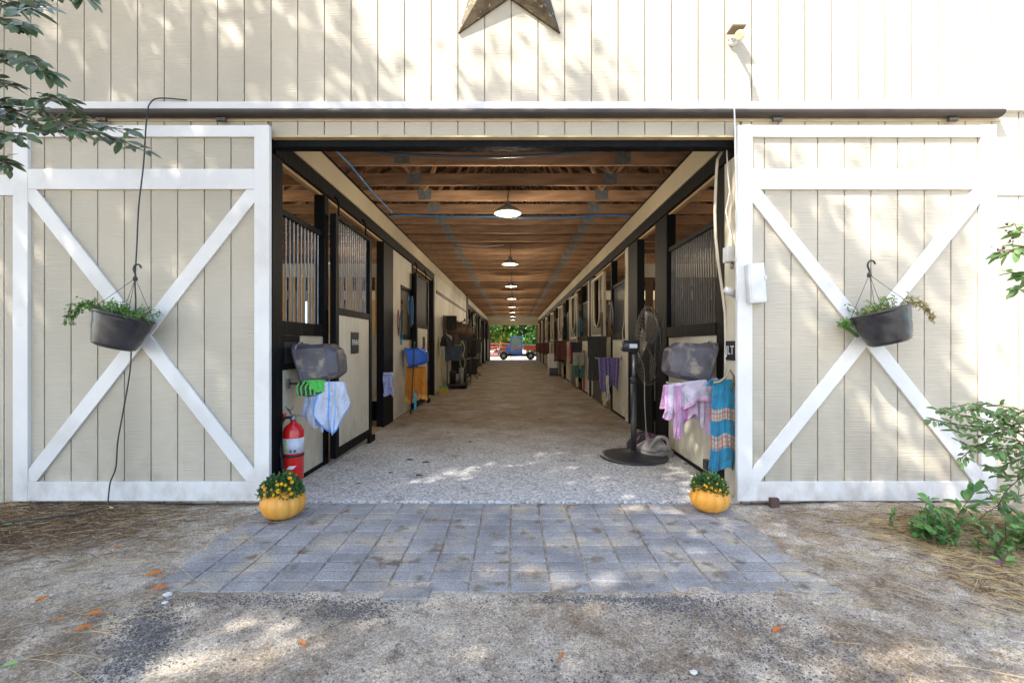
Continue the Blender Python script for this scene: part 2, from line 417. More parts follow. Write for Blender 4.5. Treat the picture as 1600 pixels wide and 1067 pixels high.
b3.build('opening_edge_trim', mat('yellowed cream', (.58, .46, .26), rough=.6), barn)
b4 = MB(); b4.box(-1.86, 1.73, .031, .12, 2.735, 2.785)
b4.build('opening_header', BLACK, barn)
# track rail: half round cover
def rail(name, x0, x1):
    m = MB(); prof = []
    for k in range(9):
        a = math.pi/2-k*math.pi/8; prof.append((-.055-.05*math.cos(a), 2.947+.030*math.sin(a)))
    prof += [(-.046, 2.917), (-.046, 2.977)]
    m.prism(prof, x0, x1, plane='yz')
    return m.build(name, mat('dark bronze track', (.045, .037, .032), (.06, .05, .042), 5, rough=.55, metal=.2, bump=.05), barn)
rail('door_track', -3.55, 3.66)
rb = MB()
for x in (-2.2, -3.1, 1.98, 3.30):
    rb = MB(); rb.box(x-.035, x+.035, -.075, -.05, 2.886, 2.910); rb.tube([(x, -.08, 2.896), (x, -.05, 2.896)], .009, 8)
    rb.build('track_hanger', mat('dull dark steel', (.14, .12, .10), rough=.6, metal=.5), barn)

def sliding_door(xa, xb, name):
    z0, z1 = .042, 2.845; yb, yf = -.055, -.075
    p = MB(); siding(p, xa+.04, xb-.04, z0+.05, z1-.05, off=xa+.013, y=yb, thick=.014, gw=.2)
    p.box(xa+.03, xb-.03, yb, yb+.02, z0+.03, z1-.03)
    d = p.build('sliding_door', SIDING, barn)
    fr = MB(); w_ = .112; ty = -.092
    fr.box(xa, xa+w_, ty-.001, -.056, z0, z1); fr.box(xb-w_, xb, ty-.001, -.056, z0, z1)
    fr.box(xa+w_, xb-w_, ty, -.070, z1-.088, z1-.002); fr.box(xa+w_, xb-w_, ty, -.070, 2.366, 2.518); fr.box(xa+w_, xb-w_, ty, -.070, z0+.001, .187)
    fr.build('door_frame', WHITE, d, bevel=.003)
    A, B = xa+w_, xb-w_; lo, hi = .188, 2.365
    def brace(p0, p1, y0, y1, cut=None):
        m = MB(); (ax, az), (bx, bz) = p0, p1; hw = .052
        dx, dz = bx-ax, bz-az; L = math.hypot(dx, dz); ux, uz = dx/L, dz/L; nx, nz_ = -uz, ux
        # clip a wide strip to the rectangle A..B, lo..hi
        poly = [(ax-ux*.3+nx*hw, az-uz*.3+nz_*hw), (bx+ux*.3+nx*hw, bz+uz*.3+nz_*hw), (bx+ux*.3-nx*hw, bz+uz*.3-nz_*hw), (ax-ux*.3-nx*hw, az-uz*.3-nz_*hw)]
        def clip(poly, f, inter):
            out = []
            for i in range(len(poly)):
                a, b = poly[i-1], poly[i]
                if f(b):
                    if not f(a): out.append(inter(a, b))
                    out.append(b)
                elif f(a): out.append(inter(a, b))
            return out
        def ix(v): return lambda a, b: (v, a[1]+(b[1]-a[1])*(v-a[0])/(b[0]-a[0]))
        def iz(v): return lambda a, b: (a[0]+(b[0]-a[0])*(v-a[1])/(b[1]-a[1]), v)
        for f, i in ((lambda q: q[0] >= A, ix(A)), (lambda q: q[0] <= B, ix(B)), (lambda q: q[1] >= lo, iz(lo)), (lambda q: q[1] <= hi, iz(hi))): poly = clip(poly, f, i)
        m.prism(poly, y0, y1); return m
    brace((A+.01, hi-.02), (B-.01, lo+.02), -.0905, -.0705).build('brace', WHITE, d, bevel=.002)
    m = brace((A+.01, lo+.02), (B-.01, hi-.02), -.0885, -.0712); m.build('brace', WHITE, d, bevel=.002)
    return d
dL = sliding_door(-3.737, -1.825, 'L'); dR = sliding_door(1.667, 3.60, 'R')
tag(dL, 'left sliding door, mostly in tree shade'); tag(dR, 'right sliding door, half lit by the sun')
gd = MB(); gd.box(1.895, 1.955, -.135, -.10, -.01, .075)
gd.build('door_guide', mat('rusty iron', (.10, .055, .05), rough=.7), barn)

# side helper: t = distance from aisle face into the stall
def sx(side, t): return (XL-t) if side < 0 else (XR+t)
def sb(mb, side, y0, y1, z0, z1, t0, t1, mi=0): return mb.box(sx(side, t0), sx(side, t1), y0, y1, z0, z1, mi)
def sbs(name, m_, parent, side, boxes, bevel=0):
    for b in boxes:
        k = MB(); sb(k, side, *b); k.build(name, m_, parent, bevel=bevel)
for s in (-1, 1):
    m = MB(); y = .02
    while y < LEN-.05:
        y2 = min(y+2.44, LEN-.03); sb(m, s, y+.002, y2-.002, 2.852, 3.074, 0, .035); y = y2
    m.build('header_beam', BAND, barn)
    sbs('track_fascia', BLACK, barn, s, [(.12, LEN-.03, 2.715, 2.85, .012, .05)]); sbs('shadow_strip', BLACK, barn, s, [(.12, LEN-.03, 3.075, 3.135, .03, .1)])  # upper black strip stands in for the shadow gap under the joists
    m = MB(); sb(m, s, .12, LEN-.03, 2.69, 2.84, .052, .10); m.build('inner_header', mat('raw board', (.50, .34, .17), (.40, .26, .13), 3, (5, .7, 5), rough=.7), barn)
# left front post, right jamb and post
m = MB(); sb(m, -1, .032, .19, 0.013, 2.689, -.004, .14); m.build('door_post', BLACK, barn, bevel=.004)
m = MB(); sb(m, 1, .032, .265, 0.013, 2.689, 0, .12); m.build('door_jamb', CREAM, barn, bevel=.003)
m = MB(); sb(m, 1, .267, .43, 0.013, 2.689, .006, .12); m.build('post', BLACK, barn, bevel=.004)

def bars(mb, side, y0, y1, z0, z1, t, sp=.072, r=.0075):
    n = max(2, int(round((y1-y0)/sp)))
    for i in range(1, n):
        y = y0+(y1-y0)*i/n
        mb.tube([(sx(side, t), y, z0), (sx(side, t), y, z1)], r, 6, cap=False)
def grille_panel(side, y0, y1, bm=BAR, ztop=2.30, post=True, sp=.072):
    lw = MB(); sb(lw, side, y0, y1, .02, 1.288, .022, .07); w_ = lw.build('stall_wall', CREAM, barn)
    sbs('rail', BLACK, w_, side, [(y0, y1, 1.29, 1.40, .0, .085), (y0, y1, ztop-.03, ztop+.02, .02, .065), (y0, y1, .0125, .05, .012, .075)], .003)
    bm_ = MB(); bars(bm_, side, y0, y1, 1.40, ztop-.03, .042, sp); bm_.build('grille', bm, w_)
    return w_
def post(side, y0, y1, z1=2.69, m=BLACK, t0=.004, t1=.11):
    p = MB(); sb(p, side, y0, y1, .013, z1, t0, t1); return p.build('post', m, barn, bevel=.004)
def stall_door(side, y0, y1, solid=False, ztop=2.51, bm=BAR, plate=None):
    t0, t1 = -.10, -.04; fw = .085
    a = MB(); sb(a, side, y0+fw, y1-fw, .165, 1.508, t0+.018, t1-.01)
    k = y0+fw+.10
    pan = MB(); y = y0+fw
    while y < y1-fw-.01:
        e = min(y+.118, y1-fw); sb(pan, side, y+.0025, e-.0025, .166, 1.508, t0+.012, t0+.03); y = e
    sb(pan, side, y0+fw, y1-fw, .166, 1.508, t0+.03, t1-.012)
    d = pan.build('stall_door', CREAM, barn)
    f = MB()
    sb(f, side, y0, y0+fw, .07, ztop, t0, t1); sb(f, side, y1-fw, y1, .07, ztop, t0, t1)
    sb(f, side, y0+fw, y1-fw, .071, .165, t0+.002, t1-.002); sb(f, side, y0+fw, y1-fw, 1.508, 1.58, t0+.002, t1-.002); sb(f, side, y0+fw, y1-fw, ztop-.035, ztop-.001, t0+.002, t1-.002)
    f.build('door_frame', BLACK, d, bevel=.003)
    gr = MB()
    if solid: sb(gr, side, y0+fw, y1-fw, 1.581, ztop-.036, t0+.02, t1-.02); gr.build('upper_panel', BLACK, d)
    else: bars(gr, side, y0+fw, y1-fw, 1.58, ztop-.035, -.07, .066, .0058); gr.build('grille', bm, d)
    for yy in (y0+.15, y1-.15):
        hg = MB()
        hg.tube([(sx(side, -.07), yy, ztop), (sx(side, -.07), yy, ztop+.15), (sx(side, -.03), yy, ztop+.21)], .012, 6)
        hg.build('door_hanger', BLACK, d)
    gd = MB(); sb(gd, side, y1-.2, y1+.02, .014, .085, -.135, -.105); gd.build('floor_guide', BLACK, d)
    return d
# left stall one
grille_panel(-1, .19, 1.02); post(-1, 1.021, 1.12)
d1 = stall_door(-1, 1.04, 2.19)
post(-1, 3.07, 3.585)
fd = MB()
sb(fd, -1, .20, .50, 1.235, 1.285, .004, .03); sb(fd, -1, .20, .50, 1.0, 1.05, .004, .03); sb(fd, -1, .20, .235, 1.05, 1.235, .004, .03); sb(fd, -1, .465, .50, 1.05, 1.235, .004, .03)
fd.build('feed_door_frame', BLACK, barn, bevel=.003)
fd = MB(); sb(fd, -1, .235, .465, 1.05, 1.235, .012, .021); fd.build('feed_door', mat('dark slate panel', (.03, .036, .045), rough=.4), barn)
# FINN plate on door
def nameplate(side, yc, zc, w_, h_, txt, t, parent_o, fs=.1, label=None, sxx=1.0):
    m = MB(); sb(m, side, yc-w_/2, yc+w_/2, zc-h_/2, zc+h_/2, t-.008, t)
    o = m.build('name_plate', mat('chalk black', (.012, .014, .018), rough=.5, bump=0), parent_o)
    if txt:
        rot = (R(90), 0, R(90)) if side < 0 else (R(90), 0, R(-90))
        text_mesh(txt, 'plate_lettering', fs, mat('chalk white', (.72, .76, .82), rough=.7, bump=0), (sx(side, t-.0095), yc, zc), rot, o, .001, sxx)
    if label: o['label'] = label
    return o
nameplate(-1, 1.60, 1.225, .235, .235, 'FINN', -.089, d1, .092, 'black name plate lettered FINN')
nameplate(1, .15, 1.16, .2, .155, 'JLT', -.001, barn, .10, 'black name plate on the right jamb')

# left stall two
m = MB(); sb(m, -1, 3.59, 4.10, .02, 2.688, .02, .07); m.build('stall_wall', CREAM, barn)
w2 = MB(); sb(w2, -1, 4.102, 4.93, .02, 1.288, .02, .07); w2 = w2.build('stall_wall', CREAM, barn); sbs('stall_wall', CREAM, barn, -1, [(4.102, 4.93, 2.20, 2.688, .02, .07)])
sbs('rail', BLACK, w2, -1, [(4.102, 4.93, 1.29, 1.37, 0, .085), (4.102, 4.93, 2.15, 2.199, .01, .075)])
m = MB(); bars(m, -1, 4.1, 4.93, 1.37, 2.15, .04, .08); m.build('grille', DBAR, w2)
post(-1, 4.935, 5.03)
d2 = stall_door(-1, 4.80, 5.97, solid=True)
nameplate(-1, 5.5, 1.24, .2, .22, None, -.089, d2)
post(-1, 7.1, 7.28)
# left solid tack room wall
m = MB(); sb(m, -1, 7.29, 7.5, .02, 2.868, .01, .07)
y = 7.51
while y < 14.4:
    e = min(y+1.22, 14.45); sb(m, -1, y+.003, e-.003, .02, 2.43, .01, .07); sb(m, -1, y+.003, e-.003, 2.51, 2.868, .001, .07); y = e
m.build('tack_room_wall', CREAM, barn)
m = MB(); sb(m, -1, 7.51, 14.45, 2.431, 2.509, -.004, .06); m.build('wall_batten', mat('brown batten', (.09, .055, .035), rough=.6), barn)
post(-1, 14.46, 14.95, 3.2, t0=-.02)
# generic stalls
def generic(side, y0, door='plain', bm=DBAR, strip=True):
    m = MB(); sb(m, side, y0, y0+.10, .02, 2.688, .02, .07); m.build('stall_wall', CREAM, barn)
    grille_panel(side, y0+.105, y0+1.0, bm, 2.22); post(side, y0+1.002, y0+1.09)
    if door == 'yoke': yoke(side, y0+1.3, y0+2.6)
    else: stall_door(side, y0+1.3, y0+2.45, solid=(int(y0) % 2 == 0), bm=bm)
    post(side, y0+2.85, y0+3.45)
def yoke(side, y0, y1, open_h=2.55):
    t0, t1 = -.085, -.04
    DK = mat('charcoal door', (.035, .035, .036), (.05, .048, .045), 4, rough=.55)
    p = MB(); sb(p, side, y0+.05, y1-.05, .08, 1.34, t0+.01, t1)
    # upper panel with a U-shaped yoke opening
    yc = (y0+y1)/2; hw = .30; zb = 1.54
    sb(p, side, y0+.05, yc-hw-.02, 1.40, open_h-.05, t0+.01, t1); sb(p, side, yc+hw+.02, y1-.05, 1.40, open_h-.05, t0+.01, t1)
    sb(p, side, yc-hw-.02, yc+hw+.02, 1.40, zb, t0+.01, t1)
    d = p.build('stall_door', DK, barn)
    f = MB(); CRE = BAND
    sb(f, side, y0, y0+.048, .07, open_h, t0, t1+.005); sb(f, side, y1-.048, y1, .07, open_h, t0, t1+.005)
    sb(f, side, y0+.05, y1-.05, 1.345, 1.395, t0, t1+.005); sb(f, side, y0+.05, y1-.05, open_h-.045, open_h, t0, t1+.005)
    f.build('door_frame', CRE, d)
    u = MB(); pts = []
    X = sx(side, t0-.006)
    pts = [(X, yc-hw, open_h-.05), (X, yc-hw, zb+.28)]+[(X, yc-hw*math.cos(a), zb+.28-.27*math.sin(a)) for a in [i*math.pi/10 for i in range(1, 10)]]+[(X, yc+hw, zb+.28), (X, yc+hw, open_h-.05)]
    u.tube(pts, .016, 8); u.build('yoke_rim', CRE, d)
    u = MB(); sb(u, side, y0+.12, y0+.145, .15, 1.25, t0-.002, t0+.011); sb(u, side, y1-.145, y1-.12, .15, 1.25, t0-.002, t0+.011); sb(u, side, y0+.146, y1-.146, 1.225, 1.25, t0-.002, t0+.011)
    u.build('panel_moulding', CRE, d)
    return d
# right stall one
grille_panel(1, .431, 1.68, DBAR, 2.28, sp=.055); post(1, 1.70, 2.12)
p = MB(); 
y = 2.14
while y < 2.9: sb(p, 1, y+.002, y+.124, .06, 1.30, -.03, .0); y += .127
p.build('stall_door', BLACK, barn)
post(1, 2.94, 3.44)
m = MB(); sb(m, 1, 3.46, 3.60, .02, 2.688, .0, .07); m.build('stall_wall', CREAM, barn)
for k in range(1, 8): generic(1, 3.61*k, 'yoke')
for k in range(4, 8): generic(-1, 14.96+3.61*(k-4), 'plain')
# partitions and outer walls
for s in (-1, 1):
    for k in range(1, 9):
        y = 3.61*k if not (s < 0 and k == 4) else 14.5
        if y > LEN-.2: break
        x0, x1 = (sx(s, .12), -5.52) if s < 0 else (sx(s, .12), 5.42)
        m = MB(); m.box(x0, x1, y, y+.04, .32, 1.37); m.box(x0, x1, y, y+.04, 2.25, 2.46)
        pt = m.build('stall_partition', CREAM, barn)
        m = MB(); m.box(x0, x1, y-.01, y+.05, .02, .318); m.build('kick_board', BLACK, pt)
        m = MB(); xx = min(x0, x1)+.05; i = 0
        while xx < max(x0, x1)-.1: m.box(xx, xx+(.10 if s < 0 else .12), y+.012, y+.03, 1.371, 2.249); xx += .15
        m.build('slat_panel', TAN if s < 0 else mat('dimmed stall slats', (.16, .10, .05), (.10, .06, .035), 2, (5, 5, .7), rough=.8), pt)  # right slats coloured darker to imitate the dim stall interior
def outer(s):
    X0 = -5.6 if s < 0 else 5.5; m = MB(); zt = roofz(5.6)-.06
    y = .04
    wins = [(3.61*k+1.3, 3.61*k+2.3) for k in range(8)]
    prev = .035
    for a, b in wins:
        m.box(X0, X0+.1, prev, a, 0, zt); m.box(X0, X0+.1, a, b, 0, 1.45); m.box(X0, X0+.1, a, b, 2.35, zt); prev = b
    m.box(X0, X0+.1, prev, LEN, 0, zt); w_ = m.build('side_wall', SIDING, barn)
    m = MB(); Xi = X0+.102 if s < 0 else X0-.002; y = .1
    while y < LEN-.2:
        if not any(a-.16 < y < b for a, b in wins): m.box(Xi, Xi+(.02 if s < 0 else -.02), y, y+.145, .1, 3.0)
        else: m.box(Xi, Xi+(.02 if s < 0 else -.02), y, y+.145, .1, 1.40)
        y += .155
    m.build('wall_lining', mat('darkened lining boards', (.16, .09, .045), (.10, .055, .03), 2, (5, 5, .7), rough=.8, bump=.2, island=.2), barn)  # dark boards added so the stalls look dim behind their bars
    for a, b in wins:
        f = MB(); xo = X0-.02 if s < 0 else X0+.1
        f.box(xo, xo+.02, a-.08, b+.08, 1.37, 1.449); f.box(xo, xo+.02, a-.08, b+.08, 2.351, 2.43); f.box(xo, xo+.02, a-.08, a-.001, 1.45, 2.35); f.box(xo, xo+.02, b+.001, b+.08, 1.45, 2.35)
        f.build('window_frame', WHITE, w_)
outer(-1); outer(1)
# rear wall with its opening
m = MB(); siding(m, -HW, XL-.05, 0, 2.9, y=LEN+.03); siding(m, XR+.05, HW, 0, 2.9, y=LEN+.03)
siding(m, -HW, HW, 2.902, roofz, y=LEN+.03)
m.build('rear_wall', SIDING, barn)
m = MB(); m.box(XL-.02, XR+.02, LEN-.03, LEN+.0, 2.55, 2.90); m.build('rear_header', BAND, barn)
for a_, b_ in ((XL-.02, XL+.16), (XR-.14, XR+.02)):
    m = MB(); m.box(a_, b_, LEN+.001, LEN+.012, .013, 2.548); m.build('rear_door_post', mat('rear post', (.30, .20, .12), rough=.7), barn)
# roof
m = MB()
for s in (-1, 1):
    for i in range(38):
        a = s*i*.15; b = s*(i+1)*.15-.006*s
        if abs(b) > 5.75: break
        za, zb = roofz(a)+.01, roofz(b)+.01
        m.prism([(a, za), (b, zb), (b, zb+.02), (a, za+.02)], .035, LEN+.02)
m.build('roof_deck', DECK, barn)
m = MB()
m.prism([(-5.85, roofz(5.85)+.04), (0, RIDGE+.04), (5.85, roofz(5.85)+.04), (5.85, roofz(5.85)+.07), (0, RIDGE+.07), (-5.85, roofz(5.85)+.07)], -.03, LEN+.1)
m.build('roof', mat('brown roof metal', (.16, .13, .11), rough=.5, metal=.2), barn)
# trusses
def truss_mesh():
    m = MB()
    m.box(-5.5, 5.5, -.019, .019, 3.14, 3.28)
    for s in (-1, 1):
        m.beam((s*5.5, 0, roofz(5.5)-.09), (s*.02, 0, RIDGE-.10), .037, .12, up=(0, 1, 0))
        m.beam((s*1.19, .001, 3.28), (s*2.6, .001, roofz(2.6)-.12), .036, .085, up=(0, 1, 0))
        m.beam((s*1.19, -.001, 3.28), (s*.05, -.001, RIDGE-.2), .034, .085, up=(0, 1, 0))
        m.beam((s*3.1, .0, 3.28), (s*2.7, .0, roofz(2.7)-.12), .035, .085, up=(0, 1, 0))
    return m
def plate_mesh(x):
    m = MB(); m.box(x-.085, x+.085, -.0215, -.0192, 3.155, 3.30); m.box(x-.085, x+.085, .0192, .0215, 3.155, 3.30); return m
t0 = truss_mesh().build('roof_truss', LUMBER, barn); pls = [plate_mesh(x).build('truss_plate', PLATE, t0) for x in (-1.19, 1.19)]
ty = [.22+.61*i for i in range(48)]
for i, y in enumerate(ty):
    o = t0 if i == 0 else copy_tree(t0, barn)
    o.location = (rnd(-.02, .02), y, rnd(-.004, .004))

# ---------------------------------------------------------------- pendant lamps
ENAM = mat('white enamel shade', (.80, .80, .76), rough=.3, bump=0)
SH2 = mat('green grey shade back', (.30, .31, .28), rough=.4, bump=0)
BULB = mat('lit bulb', (1, 1, 1), rough=.3, bump=0, emit=(1, .93, .80, 6.0))
def pendant(y, label, x=-.075):
    e = empty('pendant_lamp', (x, y, 2.80), label, 'lamp', 'enamel pendant lamps down the aisle')
    m = MB(); m.lathe([(.165, 0), (.17, .004), (.135, .045), (.07, .085), (.035, .10), (.035, .15), (.0, .155)], (x, y, 2.80), 28, cap=False); m.build('lamp_shade', SH2, e)
    m = MB(); m.lathe([(.162, .0), (.13, .040), (.066, .078), (.0, .088)], (x, y, 2.80), 28, cap=False); m.build('shade_lining', mat('dimmed shade lining', (.20, .19, .165), rough=.5, bump=0), e)  # lining colour darkened to hold down the glow from the bulb
    m = MB(); m.lathe([(0, .0), (.022, .006), (.03, .025), (.026, .05), (.014, .075)], (x, y, 2.795), 14); m.build('bulb', BULB, e)
    m = MB(); m.tube([(x, y, 2.94), (x+.01, y, 3.2)], .007, 6); m.build('cord', PLBLACK, e)
    ld = bpy.data.lights.new('lamp_light', 'POINT'); ld.energy = 15; ld.color = (1, .84, .62); ld.shadow_soft_size = .06
    lo = bpy.data.objects.new('lamp_light', ld); COL.objects.link(lo); lo.parent = e; lo.location = (0, 0, -.13)
    return e
for y, nm in zip([2.07+3.55*i for i in range(8)], ['first', 'second', 'third', 'fourth', 'fifth', 'sixth', 'seventh', 'eighth']):
    pendant(y, f'lit white enamel pendant lamp under the joists, {nm} from the barn entrance')
def bulb_in_stall(x, y, z, label):
    e = empty('caged_bulb', (x, y, z), label, 'lamp')
    m = MB(); m.lathe([(0, -.07), (.03, -.05), (.038, -.02), (.02, .03), (.018, .06)], (x, y, z), 12); m.build('bulb', BULB, e)
    m = MB(); m.lathe([(.022, .055), (.03, .08), (.05, .12)], (x, y, z), 12); m.tube([(x, y, z+.12), (x, y, 3.2)], .006, 6); m.build('socket', PLWHITE, e)
    ld = bpy.data.lights.new('lamp_light', 'POINT'); ld.energy = 7; ld.color = (1, .82, .58); ld.shadow_soft_size = .05
    lo = bpy.data.objects.new('lamp_light', ld); COL.objects.link(lo); lo.parent = e; lo.location = (0, 0, -.1)
bulb_in_stall(3.2, 2.0, 2.45, 'bare bulb glowing behind the grille of the first right stall')
bulb_in_stall(2.98, 7.0-.4, 2.45, 'small bare bulb lit over the second right stall, seen past the tall fan')
bulb_in_stall(-3.7, 1.9, 2.75, 'bare bulb under the joists of the first left stall')
bulb_in_stall(-3.7, 5.6, 2.75, 'bare bulb under the joists of the second left stall')

# ---------------------------------------------------------------- star
def star():
    c = (-.035, -.03, 4.10); Rr = .655; e = empty('barn_star', c, 'large dark bronze metal star hanging on the barn gable wall', 'star')
    m = MB(); vs = [(c[0], c[1]-.17, c[2])]; 
    for k in range(10):
        a = math.pi/2+k*math.pi/5; r = Rr if k % 2 == 0 else Rr*.40
        vs.append((c[0]+r*math.cos(a), c[1]-(.006 if k % 2 == 0 else .012), c[2]+r*math.sin(a)))
    n = len(vs)
    fs = [(0, 1+(k+1) % 10, 1+k) for k in range(10)]
    m.add(vs, fs)
    b = [(v[0], -.017, v[2]) for v in vs[1:]]; 
    m.add(vs[1:]+b, [(k, (k+1) % 10, 10+(k+1) % 10, 10+k) for k in range(10)]+[tuple(range(10, 20))])
    m.build('star_body', mat('bronze star metal', (.14, .115, .075), (.07, .055, .04), 9, rough=.35, metal=.75, bump=.2, bscale=70, c3=(.30, .24, .14), scale3=30, con3=(.6, .68)), e)
star()
# flood light and lamp bracket on the siding
def flood():
    p = Vector((1.66, -.016, 3.50)); e = empty('floodlight', p, 'small white floodlight jutting from the sunlit siding upper right', 'light')
    m = MB(); m.lathe([(.028, 0), (.028, -.025), (.015, -.03), (0, -.031)], p, 16, axis='y'); m.tube([p+Vector((0, -.03, 0)), p+Vector((-.01, -.14, -.01)), p+Vector((-.03, -.17, -.05))], .012, 8); m.build('mount', PLWHITE, e)
    m = MB(); rot = Matrix.Rotation(R(28), 3, 'X')
    m.lathe([(.0, -.05), (.018, -.045), (.022, 0), (.034, .05), (.03, .052), (.0, .045)], p+Vector((-.03, -.19, -.07)), 18, axis='y', rot=Matrix.Rotation(R(150), 3, 'Z')@Matrix.Rotation(R(-25), 3, 'X')); m.build('lamp_head', mat('yellowed white', (.62, .55, .36), rough=.4, bump=0), e)
    m = MB(); m.box(p.x-.05, p.x+.05, p.y-.12, p.y-.02, p.z+.055, p.z+.065); m.build('visor', mat('bronze', (.2, .15, .08), rough=.4), e)
flood()
# ---------------------------------------------------------------- right jamb hardware
def conduit():
    D = 3.47
    pts = [(1128, 240), (1121, 250), (1119, 275), (1117, 330), (1118, 370), (1122, 410), (1128, 450), (1133, 490), (1134, 540), (1133, 600)]
    m = MB(); raw = [P(a, b, 3.72) for a, b in pts]; raw[0] = raw[0]+Vector((.05, 0, .1))
    m.tube(raw, .012, 8); o = m.build('conduit', mat('cream conduit', (.66, .60, .47), rough=.45), origin=raw[-1]); tag(o, 'thick cream electrical conduit running down inside the right jamb', 'conduit')
    m = MB(); pts = [(1135, 220), (1137, 270), (1140, 300), (1134, 330), (1138, 350), (1143, 370), (1145, 390)]
    raw = [P(a, b, 3.58) for a, b in pts]; m.tube(raw, .0045, 6); o = m.build('cable', PLWHITE, origin=raw[-1]); tag(o, 'thin white cable dropping to the junction box on the right jamb', 'cable')
    m = MB(); pts = [(1142, 155), (1147, 165), (1148, 190), (1149, 250), (1151, 330), (1152, 440), (1150, 470)]
    raw = [P(a, b, 3.37) for a, b in pts]; m.tube(raw, .006, 6); o = m.build('cable', PLWHITE, origin=raw[-1]); tag(o, 'white cable hanging from the track over the right door edge', 'cable')
    q = P(1142, 398, 3.54); e = empty('junction_box', q, 'white junction box on the right jamb above the camera', 'electrical box')
    m = MB(); m.box(q.x-.045, q.x+.03, q.y-.03, q.y+.045, q.z-.06, q.z+.06); m.build('box_body', PLWHITE, e, bevel=.006)
    m = MB(); m.box(q.x-.037, q.x+.022, q.y-.034, q.y-.0305, q.z-.052, q.z+.052); m.build('cover', ENAM, e)
    m = MB(); m.tube([(q.x+.01, q.y, q.z-.06), (q.x+.01, q.y, q.z-.11)], .012, 8); m.build('fitting', STEEL, e)
    q = P(1143, 457, 3.50); e = empty('security_camera', q, 'small white security camera under the junction box', 'camera')
    m = MB(); m.lathe([(.0, -.06), (.022, -.058), (.027, -.04), (.027, .04), (.0, .045)], q, 16, axis='x', rot=Matrix.Rotation(R(25), 3, 'Y')); m.build('camera_body', PLWHITE, e)
    m = MB(); m.tube([q+Vector((.03, 0, .0)), q+Vector((.05, .01, .02)), q+Vector((.055, .03, -.04))], .009, 6); m.build('bracket', mat('blue plastic', (.05, .14, .45), rough=.4), e)
    q = Vector((1.785, -.13, 1.66)); e = empty('switch_box', q, 'tall white metal switch box leaning on the right door stile', 'electrical box')
    m = MB(); rot = Matrix.Rotation(R(-4), 3, 'Y')
    def rb_(x0, x1, y0, y1, z0, z1):
        k = MB(); k.box(x0, x1, y0, y1, z0, z1); m.add([q+rot@Vector(v) for v in k.v], k.f)
    rb_(-.062, .062, -.02, .03, -.145, .145); m.build('box_body', PLWHITE, e, bevel=.006)
    m = MB(); rb_(-.05, .05, -.024, -.0205, -.13, .13); rb_(.052, .066, -.03, -.0, .02, .05); m.build('cover', PLWHITE, e, bevel=.003)
conduit()
# black extension cord on the left door
D = 3.28
cp = [(292, 157, 3.435), (262, 154, 3.435), (243, 155, 3.435), (234, 163, 3.40), (231, 172, 3.35), (228, 200, 3.33), (224, 260, 3.3), (217, 320, 3.3), (214, 380, 3.28), (211, 440, 3.27), (212, 480, 3.3), (206, 530, 3.36), (203, 580, 3.36), (193, 640, 3.36), (184, 690, 3.36), (181, 730, 3.35), (172, 755, 3.34), (168, 790, 3.30)]
pts = [P(*c) for c in cp]
def smooth(pts, n=6):
    out = []
    for i in range(len(pts)-1):
        p0 = pts[max(i-1, 0)]; p1 = pts[i]; p2 = pts[i+1]; p3 = pts[min(i+2, len(pts)-1)]
        for k in range(n):
            t = k/n; out.append(.5*((2*p1)+(-p0+p2)*t+(2*p0-5*p1+4*p2-p3)*t*t+(-p0+3*p1-3*p2+p3)*t**3))
    out.append(pts[-1]); return out
gpts = [Vector((-2.93, -.22, .015)), Vector((-3.05, -.35, .015)), Vector((-3.3, -.45, .02)), Vector((-3.6, -.62, .02)), Vector((-4.3, -.9, .02))]
gpts = [Vector((p.x, p.y, gheight(p.x, p.y)+.030)) for p in gpts]
m = MB(); m.tube(smooth(pts+gpts), .005, 7); tag(m.build('extension_cord', PLBLACK, origin=gpts[0]), 'black extension cord hanging over the left door and trailing across the ground', 'cord')
# pipes and wires under the joists
def hang(name, pts, r, m_, label, cat, n=6):
    k = MB(); k.tube(smooth([Vector(p) for p in pts], n), r, 7); o = k.build(name, m_, origin=pts[0]); tag(o, label, cat); return o
BLUE = mat('blue pipe', (.03, .20, .50), rough=.35)
hang('water_pipe', [(-1.75, .55, 3.05), (-1.55, .72, 3.04), (-1.2, .78, 3.0), (-.7, .78, 2.975), (-.2, .78, 2.965), (.3, .78, 2.985), (.9, .75, 3.02), (1.5, .7, 3.06)], .014, mat('dark blue grey pipe', (.06, .10, .15), rough=.4), 'dark water pipe sagging under the first ceiling joists', 'pipe')
hang('water_pipe', [(-1.8, 3.1, 3.06), (-1.5, 3.2, 3.10), (-1.0, 3.24, 3.09), (-.4, 3.24, 3.09), (.2, 3.24, 3.07), (.8, 3.24, 3.08), (1.3, 3.2, 3.10), (1.7, 3.1, 3.06)], .011, BLUE, 'bright blue pipe strung across the aisle behind the first lamp', 'pipe')
hang('water_pipe', [(-1.72, .35, 3.12), (-1.74, .8, 3.1), (-1.75, 1.4, 3.12), (-1.76, 2.2, 3.1), (-1.77, 3.1, 3.12)], .012, BLUE, 'blue pipe running along the left header into the barn', 'pipe')
hang('wire', [(-1.1, 5.3, 3.13), (-.6, 5.3, 3.09), (-.2, 5.3, 3.12)], .006, PLWHITE, 'white wire looped below a ceiling joist past the first lamp', 'wire')

